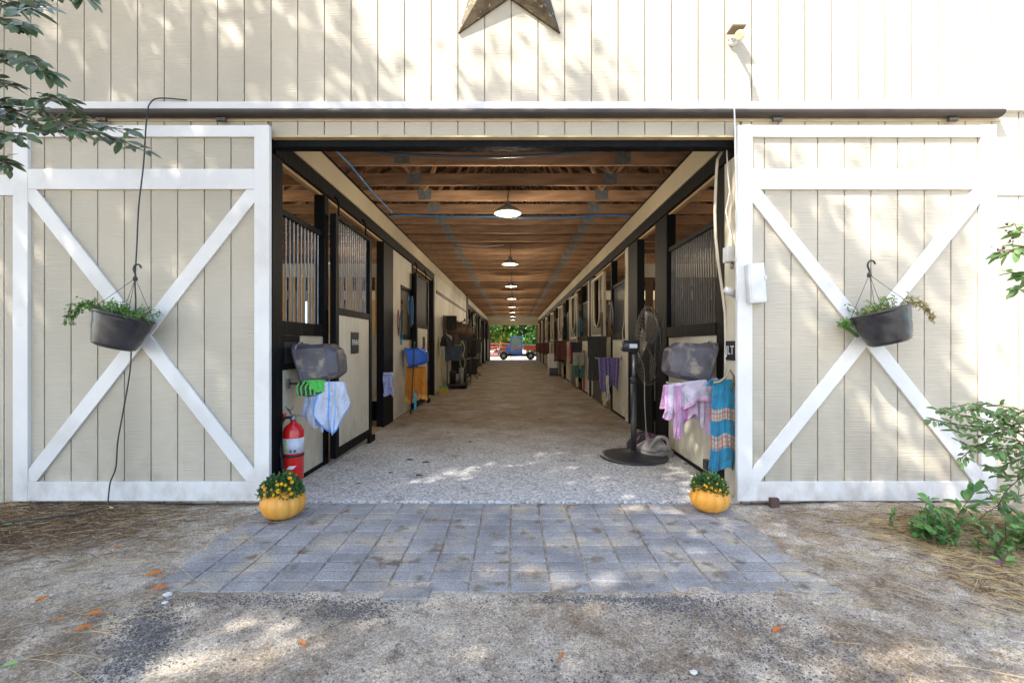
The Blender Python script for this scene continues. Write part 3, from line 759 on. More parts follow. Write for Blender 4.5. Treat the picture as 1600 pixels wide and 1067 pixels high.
# ---------------------------------------------------------------- cloth helper
def cloth_mat(name, base, stripes=(), uvdir=0, check=None, rough=.85):
    """stripes: list of (u0,u1,colour) bands in the cloth's own uv"""
    m = bpy.data.materials.new(name); m.use_nodes = True; n = m.node_tree.nodes; l = m.node_tree.links; b = n['Principled BSDF']; b.inputs['Roughness'].default_value = rough
    b.inputs['Sheen Weight'].default_value = .3
    tc = n.new('ShaderNodeTexCoord'); sp = n.new('ShaderNodeSeparateXYZ'); l.new(tc.outputs['UV'], sp.inputs[0])
    def band(out, lo, hi):
        a = n.new('ShaderNodeMath'); a.operation = 'GREATER_THAN'; a.inputs[1].default_value = lo; l.new(out, a.inputs[0])
        c = n.new('ShaderNodeMath'); c.operation = 'LESS_THAN'; c.inputs[1].default_value = hi; l.new(out, c.inputs[0])
        d = n.new('ShaderNodeMath'); d.operation = 'MULTIPLY'; l.new(a.outputs[0], d.inputs[0]); l.new(c.outputs[0], d.inputs[1]); return d.outputs[0]
    def mx(f, a, bb):
        x = n.new('ShaderNodeMix'); x.data_type = 'RGBA'; l.new(f, x.inputs[0])
        for s, v in ((6, a), (7, bb)):
            if isinstance(v, tuple): x.inputs[s].default_value = v+(1,)
            else: l.new(v, x.inputs[s])
        return x.outputs[2]
    t = n.new('ShaderNodeTexNoise'); t.inputs['Scale'].default_value = 12; l.new(tc.outputs['Object'], t.inputs['Vector'])
    c = mx(t.outputs['Fac'], base, tuple(v*.62 for v in base))
    for (ax, lo, hi, colr) in stripes:
        f = band(sp.outputs[ax], lo, hi)
        if colr == 'plaid':
            pl = (.42, .37, .30)
            for ax2, fr, wd, cc in ((0, 9, .3, (.10, .12, .16)), (1, 22, .3, (.12, .13, .18)), (0, 4.5, .16, (.45, .06, .05)), (1, 11, .16, (.5, .25, .1))):
                mu = n.new('ShaderNodeMath'); mu.operation = 'MULTIPLY'; mu.inputs[1].default_value = fr; l.new(sp.outputs[ax2], mu.inputs[0])
                fr_ = n.new('ShaderNodeMath'); fr_.operation = 'FRACT'; l.new(mu.outputs[0], fr_.inputs[0])
                lt = n.new('ShaderNodeMath'); lt.operation = 'LESS_THAN'; lt.inputs[1].default_value = wd; l.new(fr_.outputs[0], lt.inputs[0])
                hf = n.new('ShaderNodeMath'); hf.operation = 'MULTIPLY'; hf.inputs[1].default_value = .75; l.new(lt.outputs[0], hf.inputs[0])
                pl = mx(hf.outputs[0], pl, cc)
            c = mx(f, c, pl)
        else: c = mx(f, c, colr)
    if check:
        for ax2, fr, wd, cc in check:
            mu = n.new('ShaderNodeMath'); mu.operation = 'MULTIPLY'; mu.inputs[1].default_value = fr; l.new(sp.outputs[ax2], mu.inputs[0])
            fr_ = n.new('ShaderNodeMath'); fr_.operation = 'FRACT'; l.new(mu.outputs[0], fr_.inputs[0])
            lt = n.new('ShaderNodeMath'); lt.operation = 'LESS_THAN'; lt.inputs[1].default_value = wd; l.new(fr_.outputs[0], lt.inputs[0])
            hf = n.new('ShaderNodeMath'); hf.operation = 'MULTIPLY'; hf.inputs[1].default_value = .7; l.new(lt.outputs[0], hf.inputs[0]); c = mx(hf.outputs[0], c, cc)
    l.new(c, b.inputs['Base Color'])
    wv = n.new('ShaderNodeTexNoise'); wv.inputs['Scale'].default_value = 220; l.new(tc.outputs['Object'], wv.inputs['Vector'])
    bp = n.new('ShaderNodeBump'); bp.inputs['Strength'].default_value = .25; bp.inputs['Distance'].default_value = .002; l.new(wv.outputs['Fac'], bp.inputs['Height'])
    w2_ = n.new('ShaderNodeTexNoise'); w2_.inputs['Scale'].default_value = 11; w2_.inputs['Detail'].default_value = 3; w2_.inputs['Distortion'].default_value = 1.2; l.new(tc.outputs['Object'], w2_.inputs['Vector'])
    b2_ = n.new('ShaderNodeBump'); b2_.inputs['Strength'].default_value = .8; b2_.inputs['Distance'].default_value = .03; l.new(w2_.outputs['Fac'], b2_.inputs['Height']); l.new(bp.outputs[0], b2_.inputs['Normal']); l.new(b2_.outputs[0], b.inputs['Normal'])
    return m
def drape(name, mat_, x0, x1, y, z, front, back, label, cat, seed=0, fold=.022, nf=4, hemf=None, tilt=0, group=None, flare=0.0, thick=.009):
    """cloth over a bar that runs along x at (y,z); hangs in front (-y) by front(u) and behind by back"""
    m = MB(); fr = front if callable(front) else (lambda u: front)
    def fn(u, v):
        x = x0+(x1-x0)*u; s = v
        F_ = fr(u); tot = F_+back; d = s*tot
        wv = math.sin(u*math.pi*nf+seed)+.5*math.sin(u*math.pi*nf*2.3+seed*2)
        if d < F_:      # front, v=0 is hem
            down = F_-d; k = down/F_
            yy = y-.02-fold*wv*k-.035*(k+.25)*nz(u*4, seed, v*3)-.006*nz(u*9, v*9, seed+4); zz = z-down+(.035*nz(u*2.5, seed, seed+2)+.012*math.sin(u*8+seed))*k+.012*nz(u*5, v*4, seed)
            xx = x+flare*(u-.5)*k+.035*k*nz(u*2, v*2, seed+9)+.010*nz(v*4, seed, 3)*k
        else:
            down = d-F_; k = down/max(back, .01)
            yy = y+.02+fold*wv*k*.7; zz = z-down; xx = x+flare*(u-.5)*k
        if abs(d-F_) < .03: zz = z+.006*(1-abs(d-F_)/.03)+.0
        return Vector((xx, yy, zz+tilt*(u-.5)))
    m.grid(fn, 26, 40)
    o = m.build(name, mat_, origin=((x0+x1)/2, y, z-.3), solid=thick, sub=1); tag(o, label, cat, group); return o
# blanket bars
def swing_bar(side, y, z, L, label):
    x0 = sx(side, 0); x1 = x0+L*(1 if side < 0 else -1)
    e = empty('blanket_bar', (x0, y, z), label, 'blanket bar')
    m = MB(); m.tube([(x0, y, z), (x1, y, z)], .0085, 8); m.tube([(x1, y, z), (x1, y, z+.015)], .012, 8); m.build('rod', STEEL if side > 0 else PLBLACK, e)
    m = MB(); m.box(x0-.01 if side > 0 else x0, x0 if side > 0 else x0+.012, y-.02, y+.02, z-.04, z+.04); m.build('bracket', STEEL, e)
swing_bar(-1, .285, .885, .40, 'black blanket bar swung out from the left stall wall by the extinguisher')
swing_bar(1, .30, .885, .46, 'steel blanket bar swung out from the right stall wall')
drape('towel', cloth_mat('blue striped towel', (.60, .66, .80), [(0, .0, .05, (.12, .32, .75)), (0, .35, .41, (.14, .34, .78)), (0, .62, .66, (.2, .42, .8)), (1, 0, .035, (.12, .32, .75))]),
      -1.60, -1.40, .285, .895, lambda u: .27+.16*math.sin(u*3.0)-.10*max(0, u-.75)*4, .2, 'white towel with blue stripes hanging below the black feed tub', 'towel', 1, .028, 3, flare=.08)
drape('towel', cloth_mat('grey blue towel', (.50, .54, .66), [(0, .2, .3, (.12, .32, .75)), (0, .8, .9, (.15, .35, .7))]),
      -1.72, -1.60, .285, .86, lambda u: .25+.13*u, .15, 'grey towel end with blue edge hanging beside the striped towel', 'towel', 3, .03, 3, flare=.06)
drape('saddle_pad', cloth_mat('lime fabric', (.10, .62, .10), [(1, 0, .06, (.01, .03, .01))]), -1.74, -1.555, .27, .908, lambda u: .07+.03*u, .1, 'lime green cloth with dark edging folded over the left bar', 'cloth', 5, .01, 2)
m = MB()
for i in range(7):
    x = -1.76+.018*i; m.tube([(x, .255, .90), (x-.012, .225, .86), (x-.004, .225, .80-.006*(i % 3)), (x+.018, .24, .79), (x+.022, .25, .85)], .0075, 6, mi=i % 2)
tag(m.build('rope_halter', [mat('lime rope', (.16, .60, .12), rough=.8), PLBLACK], origin=(-1.74, .25, .85)), 'green and black rope loops hanging at the end of the lime cloth', 'halter')
PINK = cloth_mat('pink sheet', (.60, .54, .66), [(0, 0, .07, (.50, .28, .46)), (0, .9, 1, (.52, .32, .48)), (1, 0, .07, (.50, .27, .45))])
PINK2 = cloth_mat('pink lining', (.56, .40, .54), [(0, .3, .4, (.5, .18, .42)), (0, .7, .78, (.66, .6, .7))])
drape('horse_sheet', PINK, 1.25, 1.69, .30, .895, lambda u: .27-.12*u+.03*math.sin(u*9), .2, 'pale lilac horse sheet with pink binding folded over the right bar', 'blanket', 2, .045, 3, flare=.06, tilt=.06)
drape('horse_sheet', PINK2, 1.33, 1.66, .335, .88, lambda u: .36+.10*math.sin(u*7+1), .3, 'mauve pink sheet bunched behind the lilac one on the right bar', 'blanket', 6, .035, 5, flare=-.03)
drape('strap', mat('pink strap', (.48, .27, .44), rough=.8), 1.325, 1.375, .285, .86, .43, .02, 'pink strap hanging lowest from the bunched sheets', 'strap', 3, .008, 1)
TEAL = cloth_mat('teal blanket', (.015, .23, .40), [(1, .22, .36, 'plaid'), (1, .52, .64, 'plaid')])
drape('stable_blanket', TEAL, 1.555, 1.715, .09, .93, lambda u: .70+.03*math.sin(u*8), .05, 'blue stable blanket with two plaid bands hanging at the right jamb', 'blanket', 8, .022, 3, flare=.09)
m = MB(); q = Vector((1.69, .05, .96)); m.tube([q+Vector((0, 0, -.1)), q+Vector((.02, 0, 0)), q+Vector((-.02, -.02, .05)), q+Vector((-.05, -.01, 0)), q+Vector((-.09, 0, -.04)), q+Vector((-.14, 0, -.05))], .009, 7)
tag(m.build('strap_clip', mat('brass', (.42, .34, .18), rough=.35, metal=.8), origin=q), 'brass clips hooked above the blue stable blanket', 'clip')
m = MB(); m.box(XR-.05, XR-.002, .50, .58, .10, .19); o = m.build('socket_cover', PLBLACK, bevel=.006, origin=(XR, .54, .1)); tag(o, 'small black box low on the right stall wall', 'box')

# feed tubs
def tub(side, y, zc, L, label, m_=SCUFF, sc=1.0, ang=6):
    x0 = sx(side, -.085); s = 1 if side < 0 else -1
    e = empty('feed_tub', (x0, y, zc-.16*sc), label, 'tub')
    secs = [(0, .350, .36, 0), (.022, .345, .355, 0), (.027, .325, .335, 0), (L*.74, .295, .30, .004), (L*.745, .29, .295, .004), (L*.97, .20, .21, -.008), (L*.975, .19, .20, -.008), (L, .17, .18, -.01)]
    m = MB(); n = 28; vs = []
    for (dx, hz, hy, oz) in secs:
        for k in range(n):
            a = 2*math.pi*k/n; ca, sa = math.cos(a), math.sin(a); p = 9
            rr = (abs(ca)**p+abs(sa)**p)**(-1/p)
            lean = -.05*sa*(1-dx/L)      # rim leans out at the foot
            vs.append(Vector((x0+s*(dx*sc+lean*sc*.7), y+ca*rr*hy/2*sc, zc+(sa*rr*hz/2+oz)*sc)))
    fs = [(i*n+k, i*n+(k+1) % n, (i+1)*n+(k+1) % n, (i+1)*n+k) for i in range(len(secs)-1) for k in range(n)]+[tuple((len(secs)-1)*n+k for k in range(n))]
    rot = Matrix.Rotation(R(ang)*s*-1, 3, 'Y'); c = Vector((x0+s*L/2, y, zc))
    vs = [c+rot@(v-c) for v in vs]
    m.add(vs, fs, 0, True); tb_ = m.build('tub_body', m_, e, solid=.005); es = tb_.modifiers.new('split', 'EDGE_SPLIT'); es.split_angle = R(32)
    m = MB(); m.tube([vs[k] for k in range(n)], .0075*sc, 6, closed=True); m.build('rim', PLBLACK, e)
    m = MB(); top = vs[n//4]; m.tube([top+Vector((0, -.05, 0)), top+Vector((s*.01, -.03, .018)), top+Vector((s*.01, .03, .018)), top+Vector((0, .05, 0))], .006, 6); m.build('hook', STEEL, e)
tub(-1, .42, 1.055, .315, 'dark scuffed feed tub hung on its side above the green and blue towels')
tub(1, .45, 1.06, .33, 'dark scuffed feed tub hung on its side above the lilac horse sheet', sc=1.02)

# fire extinguisher
def extinguisher():
    q = Vector((-1.785, .20, .115)); e = empty('fire_extinguisher', q, 'red fire extinguisher hanging on the left stall wall', 'fire extinguisher')
    m = MB(); m.lathe([(.0, 0), (.07, .003), (.077, .02), (.077, .395), (.066, .43), (.035, .455), (.024, .465), (.024, .475)], q, 32); m.build('cylinder', RED, e)
    m = MB(); m.lathe([(.0778, .225), (.0778, .345)], q, 32); 
    lab = bpy.data.materials.new('extinguisher label'); lab.use_nodes = True
    m.build('label_band', mat('printed label', (.62, .66, .70), (.45, .50, .62), 40, (1, 1, 3), rough=.4, bump=0), e)
    m = MB(); 
    for k in range(5): m.lathe([(.0783, .232+k*.021), (.0783, .246+k*.021)], q, 48)
    vv = MB(); 
    for i in range(48):
        pass
    # a green-yellow column of pictograms on the label, front left
    vv = MB()
    for k in range(4):
        a0, a1 = R(-118), R(-103); z0 = q.z+.234+k*.027
        vv.add([(q.x+.0792*math.cos(a), q.y+.0792*math.sin(a), z) for z in (z0, z0+.022) for a in (a0, (a0+a1)/2, a1)], [(0, 1, 4, 3), (1, 2, 5, 4)])
    vv.build('label_pictogram', mat('lime print', (.55, .70, .05), rough=.4, bump=0), e)
    vv = MB()
    for k in range(2):
        a0, a1 = R(-85+k*22), R(-74+k*22); z0 = q.z+.238
        vv.add([(q.x+.0792*math.cos(a), q.y+.0792*math.sin(a), z) for z in (z0, z0+.018) for a in (a0, (a0+a1)/2, a1)], [(0, 1, 4, 3), (1, 2, 5, 4)])
    vv.build('label_mark', mat('dark print', (.03, .05, .12), rough=.4, bump=0), e)
    vv = MB(); P1 = []
    for k in range(9):
        u = k/8
        P1 += [(R(-105+38*u), .104), (R(-88+40*u), .130)]
    vv.add([(q.x+.0795*math.cos(t), q.y+.0795*math.sin(t), q.z+z) for t, z in P1], [(2*k, 2*k+2, 2*k+3, 2*k+1) for k in range(8)]); vv.build('white_sticker', PLWHITE, e)
    m = MB(); m.lathe([(.079, .195), (.081, .198), (.081, .212), (.079, .215)], q, 32); m.build('strap', RUBBER, e)
    t = q+Vector((0, 0, .475)); m = MB(); m.lathe([(.02, 0), (.024, .02), (.018, .045), (.0, .05)], t, 14); m.box(t.x-.03, t.x+.065, t.y-.010, t.y+.010, t.z+.035, t.z+.045); m.beam(t+Vector((-.01, 0, .05)), t+Vector((.07, 0, .075)), .018, .006); m.tube([t+Vector((-.0, -.03, .02)), t+Vector((0, -.02, .02))], .016, 12); m.build('valve', STEEL, e)
    m = MB(); m.beam(t+Vector((-.02, 0, .055)), t+Vector((-.035, -.01, .10)), .012, .012); m.build('pin', PLBLACK, e)
    m = MB(); m.tube([t+Vector((-.075, .005, .02)), t+Vector((-.075, .005, .06))], .014, 8); m.build('wall_hook', RED, e)
    m = MB(); pp = [t+Vector((-.015, -.005, .03)), t+Vector((-.06, -.015, .025)), t+Vector((-.088, -.02, -.03)), t+Vector((-.09, -.03, -.13)), t+Vector((-.08, -.05, -.24)), t+Vector((-.065, -.06, -.28))]
    m.tube(smooth(pp), .011, 8); m.tube([pp[-1], pp[-1]+Vector((.012, -.005, -.12))], [.012, .018], 10); m.build('hose', RUBBER, e)
extinguisher()
m = MB(); m.tube([(-1.868, .24, .70), (-1.84, .235, .665), (-1.81, .235, .68), (-1.805, .235, .705)], .004, 6); tag(m.build('wall_hook', PLBLACK, origin=(-1.86, .24, .70)), 'small black hook on the wall above the extinguisher', 'hook')

# ---------------------------------------------------------------- pumpkins with mums
LEAFM = mat('mum leaves', (.035, .105, .03), (.06, .16, .04), 30, rough=.6, bump=0, trans=.2)
YEL = mat('yellow petals', (.85, .55, .02), (.80, .45, .01), 40, rough=.7, bump=0)
PUMP = mat('orange pumpkin', (.80, .36, .045), (.72, .30, .04), 5, rough=.45, bump=.08, bscale=12, c3=(.76, .42, .09), scale3=6)
def pumpkin(x, y, r, h, rot, label, seed, mr):
    z = .003; e = empty('pumpkin_planter', (x, y, z), label, 'pumpkin', 'pumpkins planted with yellow mums at the entrance')
    m = MB(); prof = []
    for k in range(15):
        a = -math.pi/2+math.pi*.90*k/14; prof.append((r*(.22+.78*math.cos(a)) if k else r*.18, h/2+h/2*math.sin(a)))
    prof += [(r*.40, h*.955), (r*.34, h*.85)]
    m.lathe(prof, (x, y, z), 72, wob=lambda a, hh: 1-.045*abs(math.sin((a+rot)*6))**.5*0-.10*(1-abs(math.sin((a+rot)*5.5)))**2.2)
    m.build('pumpkin_shell', PUMP, e)
    rs = random.Random(seed); m = MB(); top = Vector((x, y, z+h*.86))
    for i in range(900):
        th = rs.uniform(0, 2*math.pi); ph = math.acos(rs.uniform(-.12, 1)); rr = mr*(.45+.55*rs.random()**.5)*(1+.13*math.sin(3*th+seed))
        d = Vector((math.sin(ph)*math.cos(th), math.sin(ph)*math.sin(th), math.cos(ph)*.92)); p = top+d*rr
        dd = (d+Vector((rs.uniform(-.7, .7), rs.uniform(-.7, .7), rs.uniform(-.5, .5)))).normalized()
        m.leaf(p, dd, rvec(), rs.uniform(.018, .032), rs.uniform(.012, .02))
    for i in range(14):
        th = rs.uniform(0, 6.28); m.tube([top-Vector((0, 0, .03)), top+Vector((math.cos(th)*.05, math.sin(th)*.05, .08))], .003, 4)
    m.build('foliage', LEAFM, e)
    for i in range(26):
        th = rs.uniform(0, 2*math.pi) if i % 3 else rs.uniform(-2.6, -.5); ph = math.acos(rs.uniform(.0, .95)); d = Vector((math.sin(ph)*math.cos(th), math.sin(ph)*math.sin(th), math.cos(ph)*.92)); c = top+d*mr*1.03*(1+.13*math.sin(3*th+seed))
        fr = rs.uniform(.009, .0185)*(mr/.135)**1.5; fm = MB(); q = d.to_track_quat('Z', 'Y').to_matrix()
        for ring in range(3):
            for k in range(9):
                a = 2*math.pi*(k+ring*.4)/9; o_ = q@Vector((math.cos(a), math.sin(a), .35+ring*.5)).normalized(); fm.leaf(c+d*.002*ring, o_, d, fr*(1-.22*ring), fr*.5, fold=.1, droop=.05)
        fm.build('flower', YEL, e)
pumpkin(-1.615, -.30, .148, .205, .2, 'larger orange pumpkin planted with yellow mums by the left door', 3, .135)
pumpkin(1.425, -.175, .140, .19, 1.1, 'smaller orange pumpkin planted with tiny mum buds by the right post', 5, .112)

# ---------------------------------------------------------------- hanging baskets
POT = mat('dark ribbed pot', (.022, .022, .027), (.05, .05, .055), 8, rough=.24, bump=.0, metal=.1)
GREEN = mat('fresh green leaves', (.09, .24, .04), (.16, .34, .07), 25, rough=.5, bump=0, trans=.3)
DRY = mat('yellowed leaves', (.30, .32, .08), (.42, .30, .12), 20, rough=.7, bump=0, trans=.25)
def basket(c, hook, tilt, label, seed, mats, lush):
    e = empty('hanging_basket', c, label, 'hanging basket', 'dark hanging baskets on the sliding doors')
    rs = random.Random(seed); rot = Matrix.Rotation(R(tilt), 3, 'Y')@Matrix.Rotation(R(-6), 3, 'X'); c = Vector(c)
    prof = [(0, 0), (.10, .0), (.125, .012)]
    for k in range(26):
        t = k/25; prof.append((.128+.044*t**.9+(.0042 if k % 2 else -.002), .02+.205*t))
    prof += [(.178, .227), (.182, .233), (.178, .243), (.168, .243), (.160, .21), (.0, .205)]
    m = MB(); m.lathe(prof, c, 44, rot=rot, wob=lambda a, h: 1+.008*math.sin(a*5+h*60)*(h < .21)); m.build('pot', POT, e)
    m = MB(); hk = Vector(hook)
    for k in range(4):
        a = R(45+90*k); p = c+rot@Vector((.174*math.cos(a), .174*math.sin(a), .235)); m.tube([p, hk+Vector((0, 0, -.05))], .0018, 5)
    m.tube(smooth([hk+Vector((0, 0, -.06)), hk+Vector((0, 0, -.02)), hk+Vector((-.012, 0, .015)), hk+Vector((.0, 0, .045)), hk+Vector((.028, 0, .047)), hk+Vector((.042, 0, .025))]), .0065, 7); m.lathe([(.0, -.07), (.016, -.065), (.013, -.04), (.0, -.03)], hk, 10)
    m.build('hanger', PLBLACK, e)
    m = MB(); st = MB()
    for i in range(lush):
        a = rs.uniform(0, 6.28); r0 = rs.uniform(0, .14); b = c+rot@Vector((r0*math.cos(a), r0*math.sin(a), .215))
        out = Vector((math.cos(a), math.sin(a)*.6, 0))*rs.uniform(.02, .12)*(r0/.1); hgt = rs.uniform(.03, .12)
        tip = b+out+Vector((0, 0, hgt)); mid = b+out*.3+Vector((0, 0, hgt*.7)); st.tube([b, mid, tip], .0016, 4)
        for k in range(9):
            t = .25+.75*k/8; q = b.lerp(tip, t)+rvec()*.008; d = (rvec()+out.normalized()*.4+Vector((0, 0, .2))); mi = 0 if rs.random() < mats[1] else 1
            m.leaf(q, d, rvec()+Vector((0, 0, 1)), rs.uniform(.016, .032), rs.uniform(.010, .018), mi)
    # trailing shoot
    sg = mats[2]
    b = c+rot@Vector((sg*.16, -.03, .23))
    for j in range(5 if lush > 40 else 3):
        pts = [b+Vector((0, rs.uniform(-.04, .04), 0)), b+Vector((sg*.06, 0, .02+rs.uniform(-.01, .05))), b+Vector((sg*(.12+.02*j), -.01, rs.uniform(-.05, .04))), b+Vector((sg*(.16+.015*j), -.01, rs.uniform(-.11, -.02)))]
        pts = [c+rot@Vector((0, 0, .20))]+pts; sp_ = smooth(pts, 5); st.tube(sp_, .0016, 4); sp_ = sp_[5:]
        for q in sp_:
            for _ in range(4): m.leaf(q+rvec()*.01, rvec(), Vector((0, -.4, 1)), rs.uniform(.016, .03), rs.uniform(.010, .018), 0 if rs.random() < mats[1] and sg < 0 else 1)
    m.build('foliage', [GREEN, DRY], e); st.build('stems', mat('brown stems', (.14, .09, .05), rough=.8), e)
basket((-2.82, -.28, 1.185), (-2.70, -.24, 1.73), 14, 'dark ribbed basket of leafy greens hung on the left door', 11, (0, .96, -1), 60)
basket((2.66, -.27, 1.215), (2.55, -.22, 1.76), -14, 'dark ribbed basket of sparse yellowing plants hung on the right door', 12, (0, .62, 1), 34)
m = MB()
rs = random.Random(4)
for i in range(160):
    p = Vector((2.44, -.14, 1.36))+rvec()*rs.uniform(0, .055); m.leaf(p, rvec(), rvec(), .02, .012)
m.tube([(2.44, -.12, 1.35), (2.55, -.11, 1.27)], .012, 6); tag(m.build('fern_tuft', GREEN, origin=(2.44, -.14, 1.33)), 'small green fern tuft growing at the brace crossing of the right door', 'plant')

# ---------------------------------------------------------------- pedestal fan
def fan():
    x, y = 1.27, 1.34; e = empty('pedestal_fan', (x, y, .012), 'tall black pedestal fan with wire cage standing in the aisle', 'fan')
    FB = mat('fan black paint', (.03, .032, .036), (.045, .047, .05), 9, rough=.4, metal=.2)
    m = MB(); m.lathe([(.0, 0), (.34, 0), (.355, .01), (.35, .022), (.30, .03), (.20, .042), (.06, .06), (.03, .075), (0, .08)], (x, y, .012), 48); m.build('base', FB, e)
    m = MB(); m.tube([(x, y, .08), (x, y, .80)], .031, 16); m.tube([(x, y, .80), (x, y, .86)], .035, 16); m.build('pole', FB, e)
    m = MB(); m.tube([(x, y, .86), (x, y, 1.10)], .018, 12); m.build('inner_pole', STEEL, e)
    zc = 1.19
    m = MB(); m.lathe([(.0, -.13), (.05, -.128), (.062, -.11), (.064, .03), (.05, .05), (.03, .055)], (x, y, zc), 24, axis='x'); m.beam((x, y, 1.08), (x, y, 1.15), .05, .03); m.build('motor', FB, e)
    m = MB(); m.lathe([(.0, -.138), (.04, -.136), (.045, -.131)], (x, y, zc), 24, axis='x'); m.build('motor_cap', mat('tan cap', (.35, .32, .24), rough=.5), e)
    m = MB(); m.box(x-.06, x+.02, y-.067, y-.0635, zc-.02, zc+.022); m.build('motor_label', PLWHITE, e)
    WR = mat('cage wire', (.05, .047, .045), rough=.45, metal=.6)
    m = MB(); cx = x+.155; Rc = .41
    def ring(xo, r, w_=.0022, n=40): m.tube([(cx+xo, y+r*math.cos(2*math.pi*k/n), zc+r*math.sin(2*math.pi*k/n)) for k in range(n)], w_, 4, closed=True)
    def bulge(r, s): return s*(.035+.075*(1-(r/Rc)**2))
    for r in [.07, .12, .16, .2, .24, .275, .31, .34, .37, .395]:
        ring(bulge(r, 1), r); ring(bulge(r, -1), r)
    ring(0, Rc, .006); ring(.03, Rc, .003); ring(-.03, Rc, .003)
    for k in range(48):
        a = 2*math.pi*k/48
        for s in (1, -1):
            m.tube([(cx+bulge(r, s), y+r*math.cos(a), zc+r*math.sin(a)) for r in (.06, .15, .25, .33, Rc)], .0016, 4, cap=False)
    m.build('cage', WR, e)
    m = MB()
    for k in range(3):
        a0 = 2*math.pi*k/3
        def fn(u, v):
            r = .05+.32*u; a = a0+(v-.5)*(1.5-.3*u); return Vector((cx+.05*(v-.5), y+r*math.cos(a), zc+r*math.sin(a)))
        m.grid(fn, 6, 8)
    m.build('blade', mat('fan blade', (.10, .085, .07), rough=.4), e, solid=.003)
    m = MB(); m.tube(smooth([Vector((x+.03, y-.05, 1.12)), Vector((x+.10, y-.03, .95)), Vector((x+.11, y-.02, .6)), Vector((x+.13, y, .3)), Vector((x+.15, y+.05, .03))]), .005, 6); m.build('power_cord', mat('grey cord', (.3, .3, .28), rough=.6), e)
fan()
m = MB(); m.tube(smooth([Vector((1.70, 3.45, 2.4)), Vector((1.69, 3.45, 1.9)), Vector((1.68, 3.46, 1.55)), Vector((1.62, 3.3, 1.35)), Vector((1.66, 3.2, .9)), Vector((1.66, 3.2, .2))]), .006, 6); tag(m.build('cable', BAND, origin=(1.7, 3.45, .2)), 'tan cable running down the post behind the fan', 'cable')
# bags on the floor
def lump(name, c, sz, m_, label, cat, seed, nfold=4):
    m = MB()
    def fn(u, v):
        a = 2*math.pi*u; b = math.pi*v*.5; r = 1+.22*nz(math.cos(a)*2, math.sin(a)*2, seed+v*2.5)+.12*math.sin(a*nfold+v*5+seed)
        return Vector((c[0]+sz[0]*math.cos(a)*math.cos(b)*r, c[1]+sz[1]*math.sin(a)*math.cos(b)*r, c[2]+sz[2]*math.sin(b)*(1+.3*nz(math.cos(a)*2.2, math.sin(a)*2.2, seed))))
    m.grid(fn, 40, 12); o = m.build(name, m_, origin=c, sub=1); tag(o, label, cat); return o
GREYF = cloth_mat('grey mesh fabric', (.27, .25, .24), [(1, .25, .33, (.10, .09, .09)), (0, .3, .36, (.14, .13, .12))])
lump('fly_mask', (1.50, 1.42, .012), (.20, .16, .17), GREYF, 'grey mesh fly mask slumped on the floor behind the fan', 'fly mask', 2)
lump('fly_mask', (1.55, 1.82, .012), (.22, .14, .16), cloth_mat('dark pink fabric', (.03, .02, .03), check=[(0, 7, .3, (.55, .12, .30)), (1, 3, .3, (.02, .02, .02))]), 'black and pink fly mask crumpled on the floor behind the grey one', 'fly mask', 7)
m = MB(); m.tube(smooth([Vector((1.40, 1.36, .03)), Vector((1.50, 1.30, .22)), Vector((1.62, 1.33, .20)), Vector((1.66, 1.38, .04))]), .02, 8); tag(m.build('fleece_roll', cloth_mat('grey fleece', (.33, .30, .28)), origin=(1.5, 1.3, .02)), 'grey fleece trim arching over the grey fly mask', 'fleece')

# ---------------------------------------------------------------- left aisle goods
drape('towel', cloth_mat('blue white print', (.60, .62, .75), check=[(0, 8, .35, (.10, .14, .5)), (1, 12, .35, (.12, .16, .55))]), -1.86, -1.72, 3.0, 1.02-.22, .32, .05, 'blue and white patterned cloth on the post beside the open stall door', 'cloth', 2, .02, 2)
tub(-1, 4.25, .995, .33, 'bright blue feed tub hanging on the second left stall wall', mat('blue plastic tub', (.02, .12, .62), rough=.35), .95)
drape('horse_blanket', cloth_mat('orange blanket', (.72, .26, .02), [(1, 0, .08, (.75, .38, .08)), (0, .42, .46, (.4, .14, .02))]), -1.82, -1.50, 4.25, .82, lambda u: .58+.05*math.sin(u*6), .4, 'orange horse blanket hanging beneath the blue feed tub', 'blanket', 4, .03, 4, flare=.07)
m = MB(); m.tube([(-1.66, 4.1, 1.25), (-1.67, 4.09, .9), (-1.70, 4.09, .35), (-1.72, 4.1, .04)], .012, 6); tag(m.build('lead_rope', PLBLACK, origin=(-1.7, 4.1, .04)), 'black lead rope hanging down over the orange blanket', 'rope')
m = MB(); m.box(-1.665, -1.625, 4.10, 4.115, .12, .40); tag(m.build('strap', mat('cyan strap', (.05, .42, .60), rough=.7), origin=(-1.65, 4.1, .12)), 'cyan strap end below the orange blanket', 'strap')
def halter(side, y, z, c, label, n=3, group=None):
    m = MB(); x = sx(side, -.035); rs = random.Random(int(y*100)+int(z*10))
    for k in range(n):
        h = rs.uniform(.3, .55); w_ = rs.uniform(.05, .11); oy = rs.uniform(-.06, .06); xx = x+(-.02*k if side > 0 else .02*k)
        m.tube(smooth([Vector((xx, y+oy, z)), Vector((xx, y+oy-w_, z-h*.4)), Vector((xx+.01, y+oy-w_*.7, z-h)), Vector((xx, y+oy+w_*.6, z-h*.9)), Vector((xx, y+oy+w_, z-h*.4)), Vector((xx, y+oy, z))]), .009, 6, mi=k % len(c))
    tag(m.build('halter', c, origin=(x, y, z)), label, 'halter', group)
RD = mat('dark red strap', (.30, .04, .04), rough=.7); TL = mat('teal strap', (.03, .25, .32), rough=.7); LEA = mat('brown leather', (.07, .036, .02), (.11, .06, .03), 8, rough=.5)
halter(-1, 3.78, 1.75, [RD, TL, PLBLACK], 'dark red and teal halters hanging beside the second left stall')
halter(-1, 4.5, 2.05, [BLUE, PLBLACK], 'blue and black halter hung on the bars of the second left stall')
